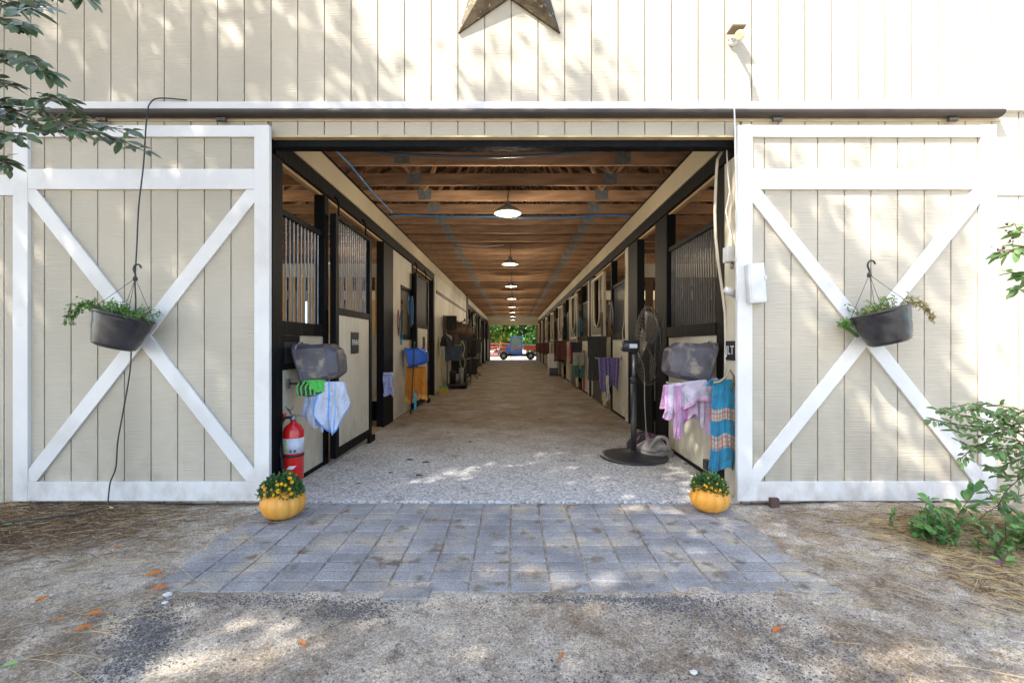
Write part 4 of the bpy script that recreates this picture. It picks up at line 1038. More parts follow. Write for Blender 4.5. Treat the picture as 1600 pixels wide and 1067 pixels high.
halter(1, 4.4, 1.95, [LEA, STEEL, PLBLACK], 'leather bridle and clips on the second right stall grille')
halter(1, 8.1, 1.9, [TL, LEA], 'teal and brown halter on the third right stall')
PURP = cloth_mat('purple plaid', (.06, .035, .13), check=[(0, 5, .35, (.16, .11, .26)), (1, 9, .3, (.05, .05, .12)), (0, 7, .14, (.25, .2, .32))])
swing_bar(1, 3.85, .98, .42, 'blanket bar holding the purple plaid blanket')
drape('horse_blanket', PURP, 1.36, 1.70, 3.85, .985, lambda u: .50+.06*math.sin(u*7), .4, 'purple plaid blanket hanging on the second right stall', 'blanket', 3, .035, 4, flare=-.05)
drape('strap', mat('tan fleece', (.45, .40, .32), rough=.9), 1.47, 1.52, 3.79, .70, .38, .02, 'tan strap dangling in front of the purple plaid blanket', 'strap', 2, .01, 1)
drape('horse_blanket', cloth_mat('green grey blanket', (.30, .31, .26), [(1, 0, .3, (.03, .10, .08))]), 1.42, 1.70, 7.5, 1.0, .60, .4, 'grey and dark green blanket hanging on the third right stall', 'blanket', 5, .03, 3)
drape('horse_blanket', cloth_mat('dark navy blanket', (.02, .02, .04), [(0, .0, .1, (.5, .05, .04))]), 1.38, 1.70, 7.9, 1.25, .55, .4, 'dark blanket with a red edge above the grey green one', 'blanket', 7, .03, 3)
m = MB(); m.box(1.68, 1.72, 7.55, 7.60, .1, 1.05); tag(m.build('board', mat('dull red board', (.28, .03, .02), rough=.6), origin=(1.7, 7.6, .1)), 'upright red board leaning on the third right stall', 'board')
for k, (yy, c, lb) in enumerate([(11.2, (.12, .035, .03), 'dark red blanket hanging on the fourth right stall'), (18.3, (.10, .035, .03), 'brownish red blanket hanging far down the right side'), (21.5, (.13, .04, .03), 'rust red blanket near the far right end'), (25.0, (.15, .06, .05), 'dark brown blanket closest to the rear door on the right')]):
    drape('horse_blanket', cloth_mat('far blanket %d' % k, c), 1.36, 1.70, yy, 1.25, .55, .3, lb, 'blanket', k, .03, 3)
e = empty('storage_cabinet', (1.52, 14.4, .012), 'pale low cabinet against the right stalls far down the aisle', 'cabinet')
m = MB(); m.box(1.36, 1.70, 14.3, 14.8, .012, .82); m.build('carcass', PLWHITE, e, bevel=.01); m = MB(); m.box(1.38, 1.68, 14.285, 14.298, .1, .78); m.build('door', ENAM, e); m = MB(); m.tube([(1.42, 14.27, .4), (1.42, 14.27, .6)], .008, 6); m.build('handle', STEEL, e)
def crate(x, y, w_, d, h, mt, label):
    e = empty('crate', (x, y, .012), label, 'crate'); m = MB()
    m.box(x-w_/2, x+w_/2, y-d/2, y+d/2, .014, .03)
    for z in (.05, .14, .23):
        if z+.06 > h: break
        m.box(x-w_/2, x+w_/2, y-d/2-.01, y-d/2, z, z+.06); m.box(x-w_/2, x+w_/2, y+d/2, y+d/2+.01, z, z+.06); m.box(x-w_/2-.01, x-w_/2, y-d/2, y+d/2, z, z+.06); m.box(x+w_/2, x+w_/2+.01, y-d/2, y+d/2, z, z+.06)
    m.build('slats', mt, e); m = MB()
    for a in (-1, 1):
        for b in (-1, 1): m.box(x+a*w_/2-.012, x+a*w_/2+.012, y+b*d/2-.012, y+b*d/2+.012, .014, h)
    m.build('corner_posts', mt, e)
crate(1.50, 13.7, .30, .35, .30, PLBLACK, 'black plastic crate on the floor in front of the pale cabinet')
# rack of saddles
def saddle(y, z, label, s=1.0):
    x = XL+.33; e = empty('saddle', (x, y, z), label, 'saddle', 'saddles on racks along the left wall'); LE = LEA
    m = MB()
    def fn(u, v):      # skirt draped over the bar which points into the aisle (x)
        a = (v-.5)*R(230); xx = x-.27+.54*u; r = .15+.03*math.sin(u*math.pi); return Vector((xx, y+r*1.2*math.sin(a), z+r*math.cos(a)-.10*max(0, abs(a)-1.2)))
    m.grid(fn, 10, 16); m.build('skirt', LE, e, solid=.012, sub=1)
    m = MB()
    def fn2(u, v):
        a = (v-.5)*R(130); xx = x-.24+.48*u; zz = .04+.10*(2*u-1)**2*(1 if u < .5 else .8); return Vector((xx, y+.12*math.sin(a), z+.13+zz+.02*math.cos(a)))
    m.grid(fn2, 12, 8); m.build('seat', LE, e, solid=.02, sub=1)
    m = MB(); m.lathe([(.03, 0), (.018, .05), (.02, .07), (.035, .08), (0, .09)], (x+.2, y, z+.22), 12); m.build('horn', LE, e)
    for sgn in (-1, 1):
        m = MB(); m.box(x-.06, x+.05, y+sgn*.19-.008, y+sgn*.19+.008, z-.40, z-.02); f_ = m.build('fender', LE, e)
        m = MB(); m.tube([(x-.05, y+sgn*.19, z-.42), (x-.065, y+sgn*.19, z-.52), (x+.065, y+sgn*.19, z-.52), (x+.05, y+sgn*.19, z-.42)], .012, 6, closed=True); m.build('stirrup', STEEL, f_)
saddle(8.9, 1.60, 'brown saddle on the nearest upper rack along the left wall'); saddle(10.6, 1.60, 'brown saddle on the farther upper rack along the left wall')
def rackarm(y, z, label):
    e = empty('saddle_rack', (XL, y, z), label, 'saddle rack', 'wall saddle racks'); m = MB(); m.tube([(XL+.0, y, z), (XL+.55, y, z+.02)], .02, 8); m.build('arm', PLBLACK, e); m = MB(); m.box(XL+.0, XL+.012, y-.06, y+.06, z-.15, z+.08); m.build('wall_plate', PLBLACK, e)
rackarm(8.9, 1.58, 'wall rack holding the nearest upper saddle'); rackarm(10.6, 1.58, 'wall rack holding the farther upper saddle')
drape('saddle_pad', cloth_mat('steel blue pad', (.06, .09, .13)), XL+.05, XL+.50, 8.5, 1.15, .38, .3, 'steel blue saddle pad hanging below the nearest saddle', 'saddle pad', 4, .02, 2)
drape('saddle_pad', cloth_mat('grey pad', (.10, .10, .105)), XL+.05, XL+.55, 9.2, 1.30, .45, .3, 'grey saddle pad hanging behind the steel blue one', 'saddle pad', 6, .02, 2)
drape('saddle_pad', mat('black pad', (.012, .012, .014), rough=.9), XL+.05, XL+.62, 10.9, 1.12, .34, .3, 'black saddle pad hanging below the farther saddle', 'saddle pad', 7, .02, 2)
lump('tack_bag', (XL+.16, 7.95, 1.15), (.14, .22, .28), mat('black nylon', (.012, .014, .02), rough=.8), 'black tack bag hung at the near end of the left wall', 'bag', 5)
m = MB(); q = Vector((XL+.45, 9.0, 1.30)); m.tube(smooth([q, q+Vector((-.05, 0, -.2)), q+Vector((.0, 0, -.4)), q+Vector((-.06, 0, -.6)), q+Vector((.02, 0, -.8)), q+Vector((.08, 0, -.6)), q+Vector((.03, 0, -.4)), q+Vector((.07, 0, -.2)), q]), .012, 6); tag(m.build('rope', mat('pale yellow rope', (.55, .50, .25), rough=.8), origin=q), 'pale yellow rope looped in front of the grey pad', 'rope')

for (yy, zz, x0_, x1_, dn, c, lb) in [(9.9, 1.45, .05, .60, .5, (.03, .03, .035), 'charcoal cooler blanket between the two saddles'), (11.5, 1.35, .05, .65, .6, (.02, .02, .022), 'black fleece pad at the far end of the saddle racks'), (12.6, 1.55, .05, .55, .7, (.05, .04, .035), 'dark brown blanket hanging above the folding chairs'), (13.9, 1.4, .05, .6, .6, (.03, .035, .04), 'dark grey blanket at the far end of the left wall'), (9.75, .85, .05, .55, .5, (.015, .015, .018), 'black blanket low under the farther saddle'), (11.0, .75, .1, .7, .5, (.02, .018, .016), 'dark leather blanket low before the folding chairs'), (8.6, 1.95, .02, .35, .35, (.02, .016, .014), 'dark cloth hung high above the nearest saddle')]:
    drape('horse_blanket', cloth_mat('dark cloth %d' % int(yy), c), XL+x0_, XL+x1_, yy, zz, dn, .3, lb, 'blanket', yy, .03, 3)
for k, (yy, lb) in enumerate([(8.3, 'dark bridle nearest the rope on the left wall'), (9.6, 'dark bridle between the saddles on the left wall'), (11.1, 'dark bridle past the saddles on the left wall'), (12.0, 'dark bridle above the folding chairs on the left wall')]): halter(-1, yy, 1.95, [PLBLACK, LEA], lb, 4)
for k, (yy, lb) in enumerate([(5.0, 'dark bridle beside the second right stall door'), (8.6, 'dark bridle beside the third right stall door'), (11.9, 'dark bridle beside the fourth right stall door'), (7.3, 'dark halter on the post before the third right stall')]): halter(1, yy, 1.8, [PLBLACK, LEA, DBAR], lb, 4)
drape('horse_blanket', cloth_mat('dark olive', (.03, .032, .025)), 1.36, 1.70, 4.9, 1.35, .8, .4, 'dark olive blanket hanging behind the purple plaid one', 'blanket', 9, .03, 4)
drape('horse_blanket', cloth_mat('dark wine', (.05, .015, .02)), 1.36, 1.70, 12.0, 1.3, .7, .4, 'dark wine blanket on the fourth right stall door', 'blanket', 11, .03, 4)
e = empty('tack_stand', (XL+.35, 9.3, .012), 'low black metal tack stand on the floor under the saddles', 'stand')
m = MB()
for xx in (XL+.1, XL+.6):
    for yy in (8.6, 9.9): m.tube([(xx, yy, .014), (xx, yy, .85)], .014, 6)
for z in (.1, .8):
    m.tube([(XL+.1, 8.6, z), (XL+.6, 8.6, z), (XL+.6, 9.9, z), (XL+.1, 9.9, z)], .012, 6, closed=True)
m.build('stand_frame', PLBLACK, e)
m = MB(); m.box(XL+.1, XL+.6, 8.6, 9.9, .115, .135); m.build('shelf', PLBLACK, e)
for i, (xx, yy, w_, h, c) in enumerate([(XL+.22, 8.8, .16, .34, (.02, .02, .02)), (XL+.45, 8.85, .12, .42, (.35, .35, .33)), (XL+.4, 9.5, .2, .3, (.02, .02, .025))]):
    m = MB(); m.lathe([(0, 0), (w_/2, .0), (w_/2*1.1, h*.9), (w_/2*1.16, h), (w_/2*1.0, h), (w_/2*.9, .03)], (xx, yy, .137), 16)
    tag(m.build('bucket', mat('bucket %d' % i, c, rough=.4), origin=(xx, yy, .137)), ['black bucket at the wall side of the tack stand', 'pale grey bucket at the near corner of the tack stand', 'black bucket on the far half of the tack stand'][i], 'bucket')
e = empty('broom', (XL+.14, 7.62, .012), 'broom with green and yellow head leaning on the left wall', 'broom')
m = MB(); m.tube([(XL+.14, 7.62, .15), (XL+.03, 7.65, 1.4)], .012, 8); m.build('handle', mat('yellow handle', (.5, .38, .12), rough=.5), e); m = MB(); m.box(XL+.05, XL+.26, 7.59, 7.65, .11, .18); m.build('head', mat('green plastic', (.15, .4, .1), rough=.5), e); m = MB(); m.box(XL+.04, XL+.27, 7.585, 7.655, .014, .109); m.build('bristles', mat('yellow bristles', (.6, .35, .05), rough=.9), e)
def chair(y, label):
    x = XL+.42; e = empty('folding_chair', (x, y, .012), label, 'chair', 'black folding chairs by the left wall'); m = MB(); m.tube([(x-.2, y-.22, .014), (x+.2, y-.22, .5), (x+.2, y-.22, .9)], .013, 6); m.tube([(x+.2, y-.22, .014), (x-.2, y-.22, .5)], .013, 6)
    m.tube([(x-.2, y+.22, .014), (x+.2, y+.22, .5), (x+.2, y+.22, .9)], .013, 6); m.tube([(x+.2, y+.22, .014), (x-.2, y+.22, .5)], .013, 6); m.tube([(x-.2, y-.22, .016), (x-.2, y+.22, .016)], .012, 6); m.build('chair_frame', DBAR, e)
    m = MB(); m.box(x-.2, x+.2, y-.21, y+.21, .49, .505); m.build('seat', PLBLACK, e); m = MB(); m.box(x+.195, x+.21, y-.21, y+.21, .68, .88); m.build('backrest', PLBLACK, e)
chair(12.3, 'black folding chair nearest the saddles'); chair(13.5, 'black folding chair farther along the left wall')

# ---------------------------------------------------------------- outside behind: fence, utility vehicle, trees
def gate(x0, x1, y, label):
    e = empty('pipe_fence', ((x0+x1)/2, y, 0), label, 'fence', 'red pipe corral panels behind the barn'); PK = mat('red pipe paint', (.48, .05, .09), rough=.4)
    m = MB()
    for z in (.2, .45, .7, .95, 1.2): m.tube([(x0, y, z), (x1, y, z)], .04, 8)
    m.build('rails', PK, e); m = MB()
    for x in (x0, (x0+x1)/2, x1): m.tube([(x, y, 0), (x, y, 1.25)], .045, 8)
    m.build('uprights', PK, e)
gate(-5.0, -2.0+1.75, 35.0, 'red pipe corral panel left of the utility vehicle'); gate(2.6, 5.6, 35.0, 'red pipe corral panel right of the utility vehicle')
def utv():
    x, y = .24, 31.6; e = empty('utility_vehicle', (x, y, 0), 'blue and red utility vehicle with a cab and cargo bed parked behind the barn', 'vehicle')
    UB = mat('blue vehicle paint', (.02, .16, .62), (.03, .18, .64), rough=.25, bump=0, coat=.4); UR = mat('red vehicle paint', (.75, .12, .02), rough=.3, bump=0, coat=.4); GL = mat('dark window glass', (.10, .22, .20), rough=.08, bump=0, metal=.2); GR = mat('pale bumper plastic', (.45, .48, .5), rough=.5)
    y0, y1 = y-.72, y+.72
    pr = lambda pts, a, b: [(x+p, q) for p, q in pts]
    m = MB(); m.prism(pr([(-.85, .5), (-.2, .38), (.42, .38), (.42, 1.0), (-.62, 1.02), (-.82, .9)], 0, 0), y0, y1); bd = m.build('cab_body', UB, e, bevel=.03)
    m = MB()
    for a, b in ((y0, y0+.06), (y1-.06, y1)):
        m.prism(pr([(-.64, 1.021), (-.56, 1.021), (-.34, 1.66), (-.42, 1.66)], 0, 0), a, b); m.prism(pr([(.34, 1.021), (.42, 1.021), (.40, 1.66), (.32, 1.66)], 0, 0), a, b); 
    m.prism(pr([(-.50, 1.66), (.44, 1.66), (.40, 1.76), (-.34, 1.78)], 0, 0), y0-.02, y1+.02); m.build('roll_cage_roof', UB, e, bevel=.02)
    m = MB(); m.prism(pr([(-.55, 1.022), (.33, 1.022), (.31, 1.65), (-.35, 1.65)], 0, 0), y0+.025, y0+.035); m.prism(pr([(-.55, 1.022), (.33, 1.022), (.31, 1.65), (-.35, 1.65)], 0, 0), y1-.035, y1-.025); m.build('side_window', GL, e)
    m = MB(); m.prism(pr([(-1.42, .55), (-.87, .50), (-.84, .88), (-.65, 1.02), (-1.05, .98), (-1.38, .80)], 0, 0), y0+.04, y1-.04); m.build('hood', UR, e, bevel=.03)
    m = MB(); m.prism(pr([(-1.5, .42), (-1.05, .45), (-1.2, .7), (-1.48, .7)], 0, 0), y0+.02, y1-.02); m.build('bumper', GR, e, bevel=.02)
    m = MB(); m.box(x-.45, x+.25, y0-.012, y0-.001, .82, .95); m.build('door_stripe', UR, e)
    m = MB(); m.box(x+.46, x+1.72, y0-.02, y1+.02, .72, 1.08); bed = m.build('cargo_bed', UR, e, bevel=.02); m = MB(); m.box(x+.46, x+1.72, y0-.03, y1+.03, 1.082, 1.17); m.build('bed_rail', mat('pale bed rail', (.6, .6, .58), rough=.5), e)
    m = MB(); m.box(x-.9, x+1.6, y0+.15, y1-.15, .30, .42); m.build('chassis', RUBBER, e)
    for wx in (-1.02, 1.02):
        for wy in (y0+.13, y1-.13):
            m = MB(); m.lathe([(.14, -.11), (.26, -.11), (.30, -.07), (.30, .07), (.26, .11), (.14, .11)], (x+wx, wy, .30), 26, axis='y', cap=False); wo = m.build('wheel', RUBBER, e)
            m = MB(); m.lathe([(0, -.09), (.06, -.10), (.15, -.085), (.16, -.06), (.16, .09), (0, .09)], (x+wx, wy, .30), 20, axis='y'); m.build('rim', mat('cream rim', (.55, .50, .40), rough=.4), wo)
        m = MB(); m.prism([(x+wx+.40*math.cos(a)-.0, .32+.40*math.sin(a)) for a in [R(20+14*i) for i in range(11)]]+[(x+wx+.34*math.cos(a), .32+.34*math.sin(a)) for a in [R(160-14*i) for i in range(11)]], y0-.01, y0+.25); m.build('fender', GR, e)
    for a in (y0+.2, y1-.2):
        m = MB(); m.lathe([(0, -.03), (.06, -.02), (.07, .0)], (x-1.40, a, .74), 12, axis='x'); m.build('headlight', PLWHITE, e)
utv()
FARL = mat('far sunny leaves', (.14, .26, .03), (.34, .38, .05), 1.2, rough=.6, bump=0, trans=.35, island=.3)
BARK = mat('tree bark', (.16, .12, .09), (.09, .07, .05), 6, (1, 1, .2), rough=.9, bump=.8, bscale=12)
def bush_tree(x, y, h, r, label, seed, leafm, n=7500, ls=.27, z0=.12):
    rs = random.Random(seed); e = empty('leafy_tree', (x, y, 0), label, 'tree', 'trees behind the barn')
    m = MB(); limbs = []
    m.tube([(x, y, -.05), (x+.1, y, h*.35), (x+.05, y, h*.7)], [.16, .12, .05], 8)
    cl = []
    for i in range(26):
        th = rs.uniform(0, 6.28); rr = r*math.sqrt(rs.random())*.8; zz = rs.uniform(z0, .92)*h; rr *= math.sqrt(max(.1, 1-((zz/h-.5)/.55)**2)); c = Vector((x+rr*math.cos(th), y+rr*math.sin(th), zz)); cl.append((c, rs.uniform(.5, .9)*r*.42))
        m.tube([(x+.05, y, zz*.6), (x*.4+c.x*.6, y*.4+c.y*.6, zz*.85), c], [.05, .03, .012], 5)
    m.build('trunk', BARK, e); f = MB()
    for i in range(n):
        c, cr = rs.choice(cl); v = rvec(); p = c+v*cr*rs.random()**.45
        if p.z < .05: continue
        f.leaf(p, rvec()+Vector((0, 0, -.3)), rvec()+Vector((0, 0, .7)), rs.uniform(.6, 1.2)*ls, rs.uniform(.45, .7)*ls)
    f.build('crown', leafm, e)
FAR2 = mat('far dark leaves', (.04, .13, .02), (.08, .20, .03), 1.2, rough=.5, bump=0, trans=.3, island=.3)
for a in [(-3.6, 40, 6.5, 2.6, 'dark green tree left of the view through the barn', 21, FAR2), (-1.2, 41.5, 6.0, 2.2, 'sunny yellow green tree behind the corral panel', 22, FARL), (1.3, 40.5, 5.6, 2.2, 'rounded bright green tree behind the vehicle cab', 23, FAR2),
          (3.6, 42, 6.5, 2.5, 'bright tree right behind the cargo bed', 24, FARL), (6.6, 41, 6.5, 2.6, 'green tree at the far right of the yard', 25, FAR2), (-6.8, 42, 7, 2.8, 'green tree at the far left of the yard', 26, FARL), (.2, 47, 9, 3.4, 'tall tree rising behind the rest at centre', 27, FARL), (5, 48, 9, 3.2, 'tall tree rising behind the rest at right', 28, FAR2), (-4.5, 48, 9, 3.2, 'tall tree rising behind the rest at left', 29, FARL)]:
    bush_tree(*a)

# ---------------------------------------------------------------- shade trees over and behind the camera
DLEAF = mat('glossy dark leaves', (.030, .070, .022), (.045, .10, .03), 14, rough=.42, bump=0, trans=.10, spec=.5)
trees = [dict(b=(-6.6, -4.2), top=(-6.2, -4.3, 5.6)), dict(b=(-1.0, -9.6), top=(-1.2, -9.0, 5.6)), dict(b=(-8.6, -10.5), top=(-8.0, -9.8, 5.6)), dict(b=(5.2, -11.5), top=(4.2, -10.6, 5.6))]
labels = ['shade tree rooted left of the left door with a branch reaching over it', 'shade tree behind the viewer over the drive', 'shade tree farther left behind the viewer', 'shade tree to the right behind the viewer']
def bound(hx):     # height on the wall plane below which the trees shade it
    pts = [(-8, 6.2), (-2.6, 5.6), (-1.2, 4.1), (-.4, 3.55), (.6, 3.05), (1.5, 2.95), (2.0, 2.55), (2.5, 2.1), (2.95, 1.55), (3.4, .75), (3.8, .2), (4.6, -1.2), (7, -4)]
    for (a, za), (b, zb) in zip(pts, pts[1:]):
        if a <= hx <= b: return za+(zb-za)*(hx-a)/(b-a)
    return -4
rs = random.Random(99); clumps = []
hx = -7.5
STEP = .46
while hx < 7:
    hz = -9.5
    while hz < 6.2:
        for lay in range(3):
            x_, z_ = hx+rs.uniform(-.25, .25), hz+rs.uniform(-.25, .25)
            if z_ > bound(x_)-.18 and not (lay == 0 and z_ < bound(x_)+.75 and rs.random() < .30): continue
            edge = bound(x_)-z_
            dens = noise.noise(Vector((x_*1.05, z_*1.05, 4.2)))*.5+noise.noise(Vector((x_*2.6, z_*2.6, 1.2)))*.5
            thr = .0 if (z_ > 2.75 and -2.9 < x_ < .4) else (.10 if (-4 < x_ < -2.9 and .2 < z_ < 1.6) or (2.0 < x_ < 3.2 and 0 < z_ < 1.2) else (.27 if z_ > -1.9 else .13))
            if dens > thr and lay < 3: continue
            if edge < .9 and rs.random() < .35: continue
            zc = rs.uniform(5.6, 9.0)+(1.0 if z_ > 2.5 else 0); t = (zc-z_)/1.75
            c = Vector((x_-1.1*t, -t, zc)); clumps.append((c, z_ > .6))
        hz += STEP
    hx += STEP
tm = [MB() for _ in trees]; tb = [MB() for _ in trees]; cnt = 0
for i, t in enumerate(trees):
    b = Vector((t['b'][0], t['b'][1], -.1)); top = Vector(t['top']); t['tv'] = top
    tb[i].tube([b, b.lerp(top, .1)+Vector((.02, 0, 0)), b.lerp(top, .5)+Vector((.1, 0, 0)), top, top+Vector((.2, .3, 1.8))], [.30, .22, .19, .14, .05], 12)
for ci, (c, wz) in enumerate(clumps):
    i = min(range(len(trees)), key=lambda k: (trees[k]['tv']-c).length)
    t = trees[i]
    if ci % 5 == 0:
        a = t['tv']+Vector((0, 0, rs.uniform(-.6, 1.2))); mid = a.lerp(c, .5)+Vector((0, 0, .35)); tb[i].tube([a, mid, c], [.05, .03, .008], 5)
    for k in range(46):
        p = c+rvec()*((.24 if wz else .34)*rs.random()**.4)+(Vector((.42, 0, -.72))*rs.uniform(-.55, .55) if wz else Vector((0, 0, 0))); cnt += 1
        d = rvec(); n_ = (rvec()+Vector((0, 0, .8))); L = rs.uniform(.11, .17); sd_ = d.cross(n_).normalized()*L*.27
        tm[i].add([p, p+d*L*.5+sd_, p+d*L, p+d*L*.5-sd_], [(0, 1, 2, 3)])
print('clumps', len(clumps), 'leaves', cnt)
# the low branch that reaches into the picture, part of the first tree
def branch(mbL, mbB, pts, r0, rs, ls=.095, per=1.0, leafmi=0):
    pts = smooth([Vector(p) for p in pts], 8); N = len(pts)
    mbB.tube(pts, [max(.0022, r0*(1-.8*k/N)) for k in range(N)], 6)
    for k in range(2, N):
        for _ in range(2 if rs.random() < per-.2 else 1):
            if rs.random() > per: continue
            d = (pts[k]-pts[k-1]).normalized(); sd_ = d.cross(Vector((0, -.3, 1))).normalized()*(1 if rs.random() < .5 else -1)
            dr = (d*rs.uniform(.3, 1)+sd_*rs.uniform(.3, 1.0)+Vector((rs.uniform(-.3, .3), rs.uniform(-.5, .3), rs.uniform(-.65, .25)))).normalized()
            b = pts[k]+dr*.012; mbB.tube([pts[k], b], .0014, 4)
            L = ls*rs.uniform(.55, 1.1); mbL.leaf(b, dr, Vector((rs.uniform(-.6, .6), rs.uniform(-1.0, .2), 1)), L, L*rs.uniform(.40, .52), leafmi, fold=.12, droop=.12)
bl = MB(); bb = MB(); rs = random.Random(31)
def Q(l, d): return [P(a, b, d+.18*math.sin(a*.02+i)) for i, (a, b) in enumerate(l)]
root = Vector((-5.2, -2.7, 4.4)); hub = Vector((-3.2, -1.55, 2.55))
bb.tube(smooth([Vector((-6.3, -4.1, 4.6)), root, hub+Vector((-.6, -.3, .6)), hub]), .035, 8)
spines = [
 ([(-70, 190), (0, 178), (60, 172), (110, 200), (170, 212), (225, 236)], 2.15),
 ([(-70, 190), (-10, 165), (45, 160), (80, 152), (95, 158), (120, 178)], 2.1),
 ([(-60, 200), (10, 185), (70, 196), (130, 200), (190, 222)], 2.2),
 ([(-60, 180), (0, 172), (40, 182), (80, 205), (110, 190), (150, 195), (205, 205)], 2.25),
 ([(-80, 100), (-20, 88), (20, 92), (50, 100), (72, 112)], 2.1),
 ([(-80, 100), (-10, 95), (30, 85), (60, 95)], 2.2),
 ([(-80, 20), (0, 28), (20, 40), (38, 36)], 2.0),
 ([(-60, -20), (10, 5), (30, 15), (60, 12)], 2.0),
 ([(-60, -40), (20, -12), (50, -2), (62, 10)], 2.1),
 ([(60, -50), (80, -22), (100, -4)], 2.1), ([(100, -45), (125, -15), (134, -6)], 2.1),
 ([(-80, 250), (-30, 245), (0, 248), (12, 262)], 2.1),
 ([(-80, 130), (-20, 120), (0, 125), (15, 135)], 2.1),
 ([(-60, 180), (-10, 205), (20, 215), (40, 208)], 2.05)]
for l, d in spines:
    pts_ = Q(l, d); bb.tube(smooth([hub+Vector((-.15, 0, .1)), hub.lerp(pts_[0], .5)+Vector((0, 0, .05)), pts_[0]]), .009, 6)
    branch(bl, bb, pts_, .0055, rs, .080, 1.05)
for i, t in enumerate(trees):
    e = empty('shade_tree', (t['b'][0], t['b'][1], 0), labels[i], 'tree')
    if i == 0:
        o0 = len(tb[0].v); tb[0].add(bb.v, bb.f, 0, True)
    tb[i].build('trunk', BARK, e)
    c = tm[i].build('crown', DLEAF, e)
    if i == 0: bl.build('low_branch_leaves', mat('glossy branch leaves', (.07, .125, .06), (.13, .18, .09), 9, rough=.33, bump=0, trans=.08, island=.35, spec=.6), e)

# ---------------------------------------------------------------- shrubs at the right
SL = mat('shrub leaves', (.10, .21, .06), (.20, .31, .11), 12, rough=.5, bump=0, trans=.25, island=.3)
SL2 = mat('bluish shrub leaves', (.085, .23, .06), (.19, .34, .09), 12, rough=.45, bump=0, trans=.2, island=.3)
TW = mat('twig', (.14, .08, .05), rough=.8)
rs = random.Random(17)
e = empty('arching_shrub', (3.35, -1.05, 0), 'arching shrub with slim pale green leaves over the lower right of the right door', 'shrub')
L_ = MB(); B_ = MB()
def spr(l, d, per=1.1, ls=.055, r=.0035): branch(L_, B_, [P(a, b, d+.05*math.sin(a)) for a, b in l], r, rs, ls, per)
hub = P(1660, 665, 2.55)
B_.tube(smooth([Vector((3.35, -1.05, 0)), Vector((3.3, -1.0, .5)), hub]), .012, 7)
for l in [[(1660, 665), (1600, 662), (1560, 668), (1530, 655), (1500, 648), (1468, 640)], [(1600, 680), (1570, 672), (1540, 690), (1520, 700), (1500, 718)], [(1640, 690), (1600, 700), (1560, 695), (1530, 700), (1500, 690)],
          [(1660, 650), (1600, 655), (1560, 645), (1520, 640), (1490, 645)], [(1660, 640), (1610, 640), (1580, 650), (1545, 640), (1530, 635)], [(1640, 680), (1610, 690), (1585, 705), (1560, 710)], [(1570, 672), (1540, 668), (1510, 665), (1480, 660), (1455, 655)], [(1640, 670), (1600, 675), (1580, 660), (1565, 650), (1550, 660)]]:
    spr(l, 2.55, 1.3, .046)
for l in [[(1660, 700), (1610, 712), (1580, 722), (1560, 730), (1545, 728)], [(1660, 730), (1610, 735), (1585, 745), (1562, 742)], [(1660, 690), (1615, 725), (1590, 750), (1570, 770), (1560, 790)], [(1660, 760), (1620, 765), (1590, 775), (1570, 768)],
          [(1640, 655), (1590, 640), (1550, 632), (1510, 632), (1480, 640)], [(1640, 700), (1590, 688), (1550, 680), (1515, 680), (1490, 672)], [(1640, 720), (1600, 715), (1575, 700), (1550, 705)]]:
    spr(l, 2.45, .9, .05)
for i in range(9):
    x = 2.85+.09*i; spr_pts = [Vector((x, -1.0, .02)), Vector((x-.03, -1.02, .35)), Vector((x-.10, -1.05, .62)), Vector((x-.28, -1.08, .80))]
    branch(L_, B_, spr_pts, .004, rs, .055, .5)
hub2 = P(1680, 420, 2.6)
B_.tube(smooth([Vector((3.35, -1.05, 0)), Vector((3.5, -1.0, .9)), hub2]), .010, 7)
for l in [[(1680, 420), (1630, 395), (1600, 385), (1575, 395), (1565, 392)], [(1680, 430), (1620, 425), (1600, 430), (1580, 425)], [(1660, 420), (1620, 370), (1595, 362), (1585, 350)], [(1660, 440), (1610, 445), (1590, 452)]]:
    spr(l, 2.6, .8, .08, .002)
L_.build('leaves', SL, e); B_.build('branches', TW, e)
m = MB()
for a in [(1575, 352), (1577, 362), (1580, 372), (1578, 380), (1566, 388), (1560, 392), (1570, 396)]:
    for k in range(5): m.leaf(P(a[0], a[1], 2.6)+rvec()*.008, rvec(), rvec(), .02, .012)
m.build('flower_spikes', mat('dark purple florets', (.10, .03, .06), rough=.7), e)
e = empty('rose_bush', (3.0, -.95, 0), 'low leafy bush with broad green leaves growing in straw by the right door', 'shrub')
L_ = MB(); B_ = MB()
for i in range(62):
    x, y = 2.78+rs.uniform(-.22, .7), -.85+rs.uniform(-.30, .22); h = rs.uniform(.12, .46)*(.6+.5*max(0, min(1, x-2.5))); dx = rs.uniform(-.22, .2)
    branch(L_, B_, [Vector((x, y, .03)), Vector((x+dx*.3, y, h*.5)), Vector((x+dx, y-rs.uniform(-.05, .1), h))], .004, rs, rs.choice([.035, .05, .05, .085]), .85)
L_.build('leaves', SL2, e); B_.build('branches', TW, e)
e = empty('weed_tuft', (2.40, -.62, .03), 'small bright green weed tuft at the foot of the bush', 'weed'); L_ = MB(); B_ = MB()
for i in range(24):
    x, y = 2.52+rs.gauss(0, .06), -.72+rs.gauss(0, .06); branch(L_, B_, [Vector((x, y, .04)), Vector((x+rs.uniform(-.04, .04), y, .09)), Vector((x+rs.uniform(-.08, .08), y-.02, rs.uniform(.08, .2)))], .002, rs, .03, .9)
L_.build('leaves', mat('weed green', (.08, .30, .05), (.05, .22, .05), 12, rough=.5, bump=0, trans=.3), e); B_.build('stems', TW, e)

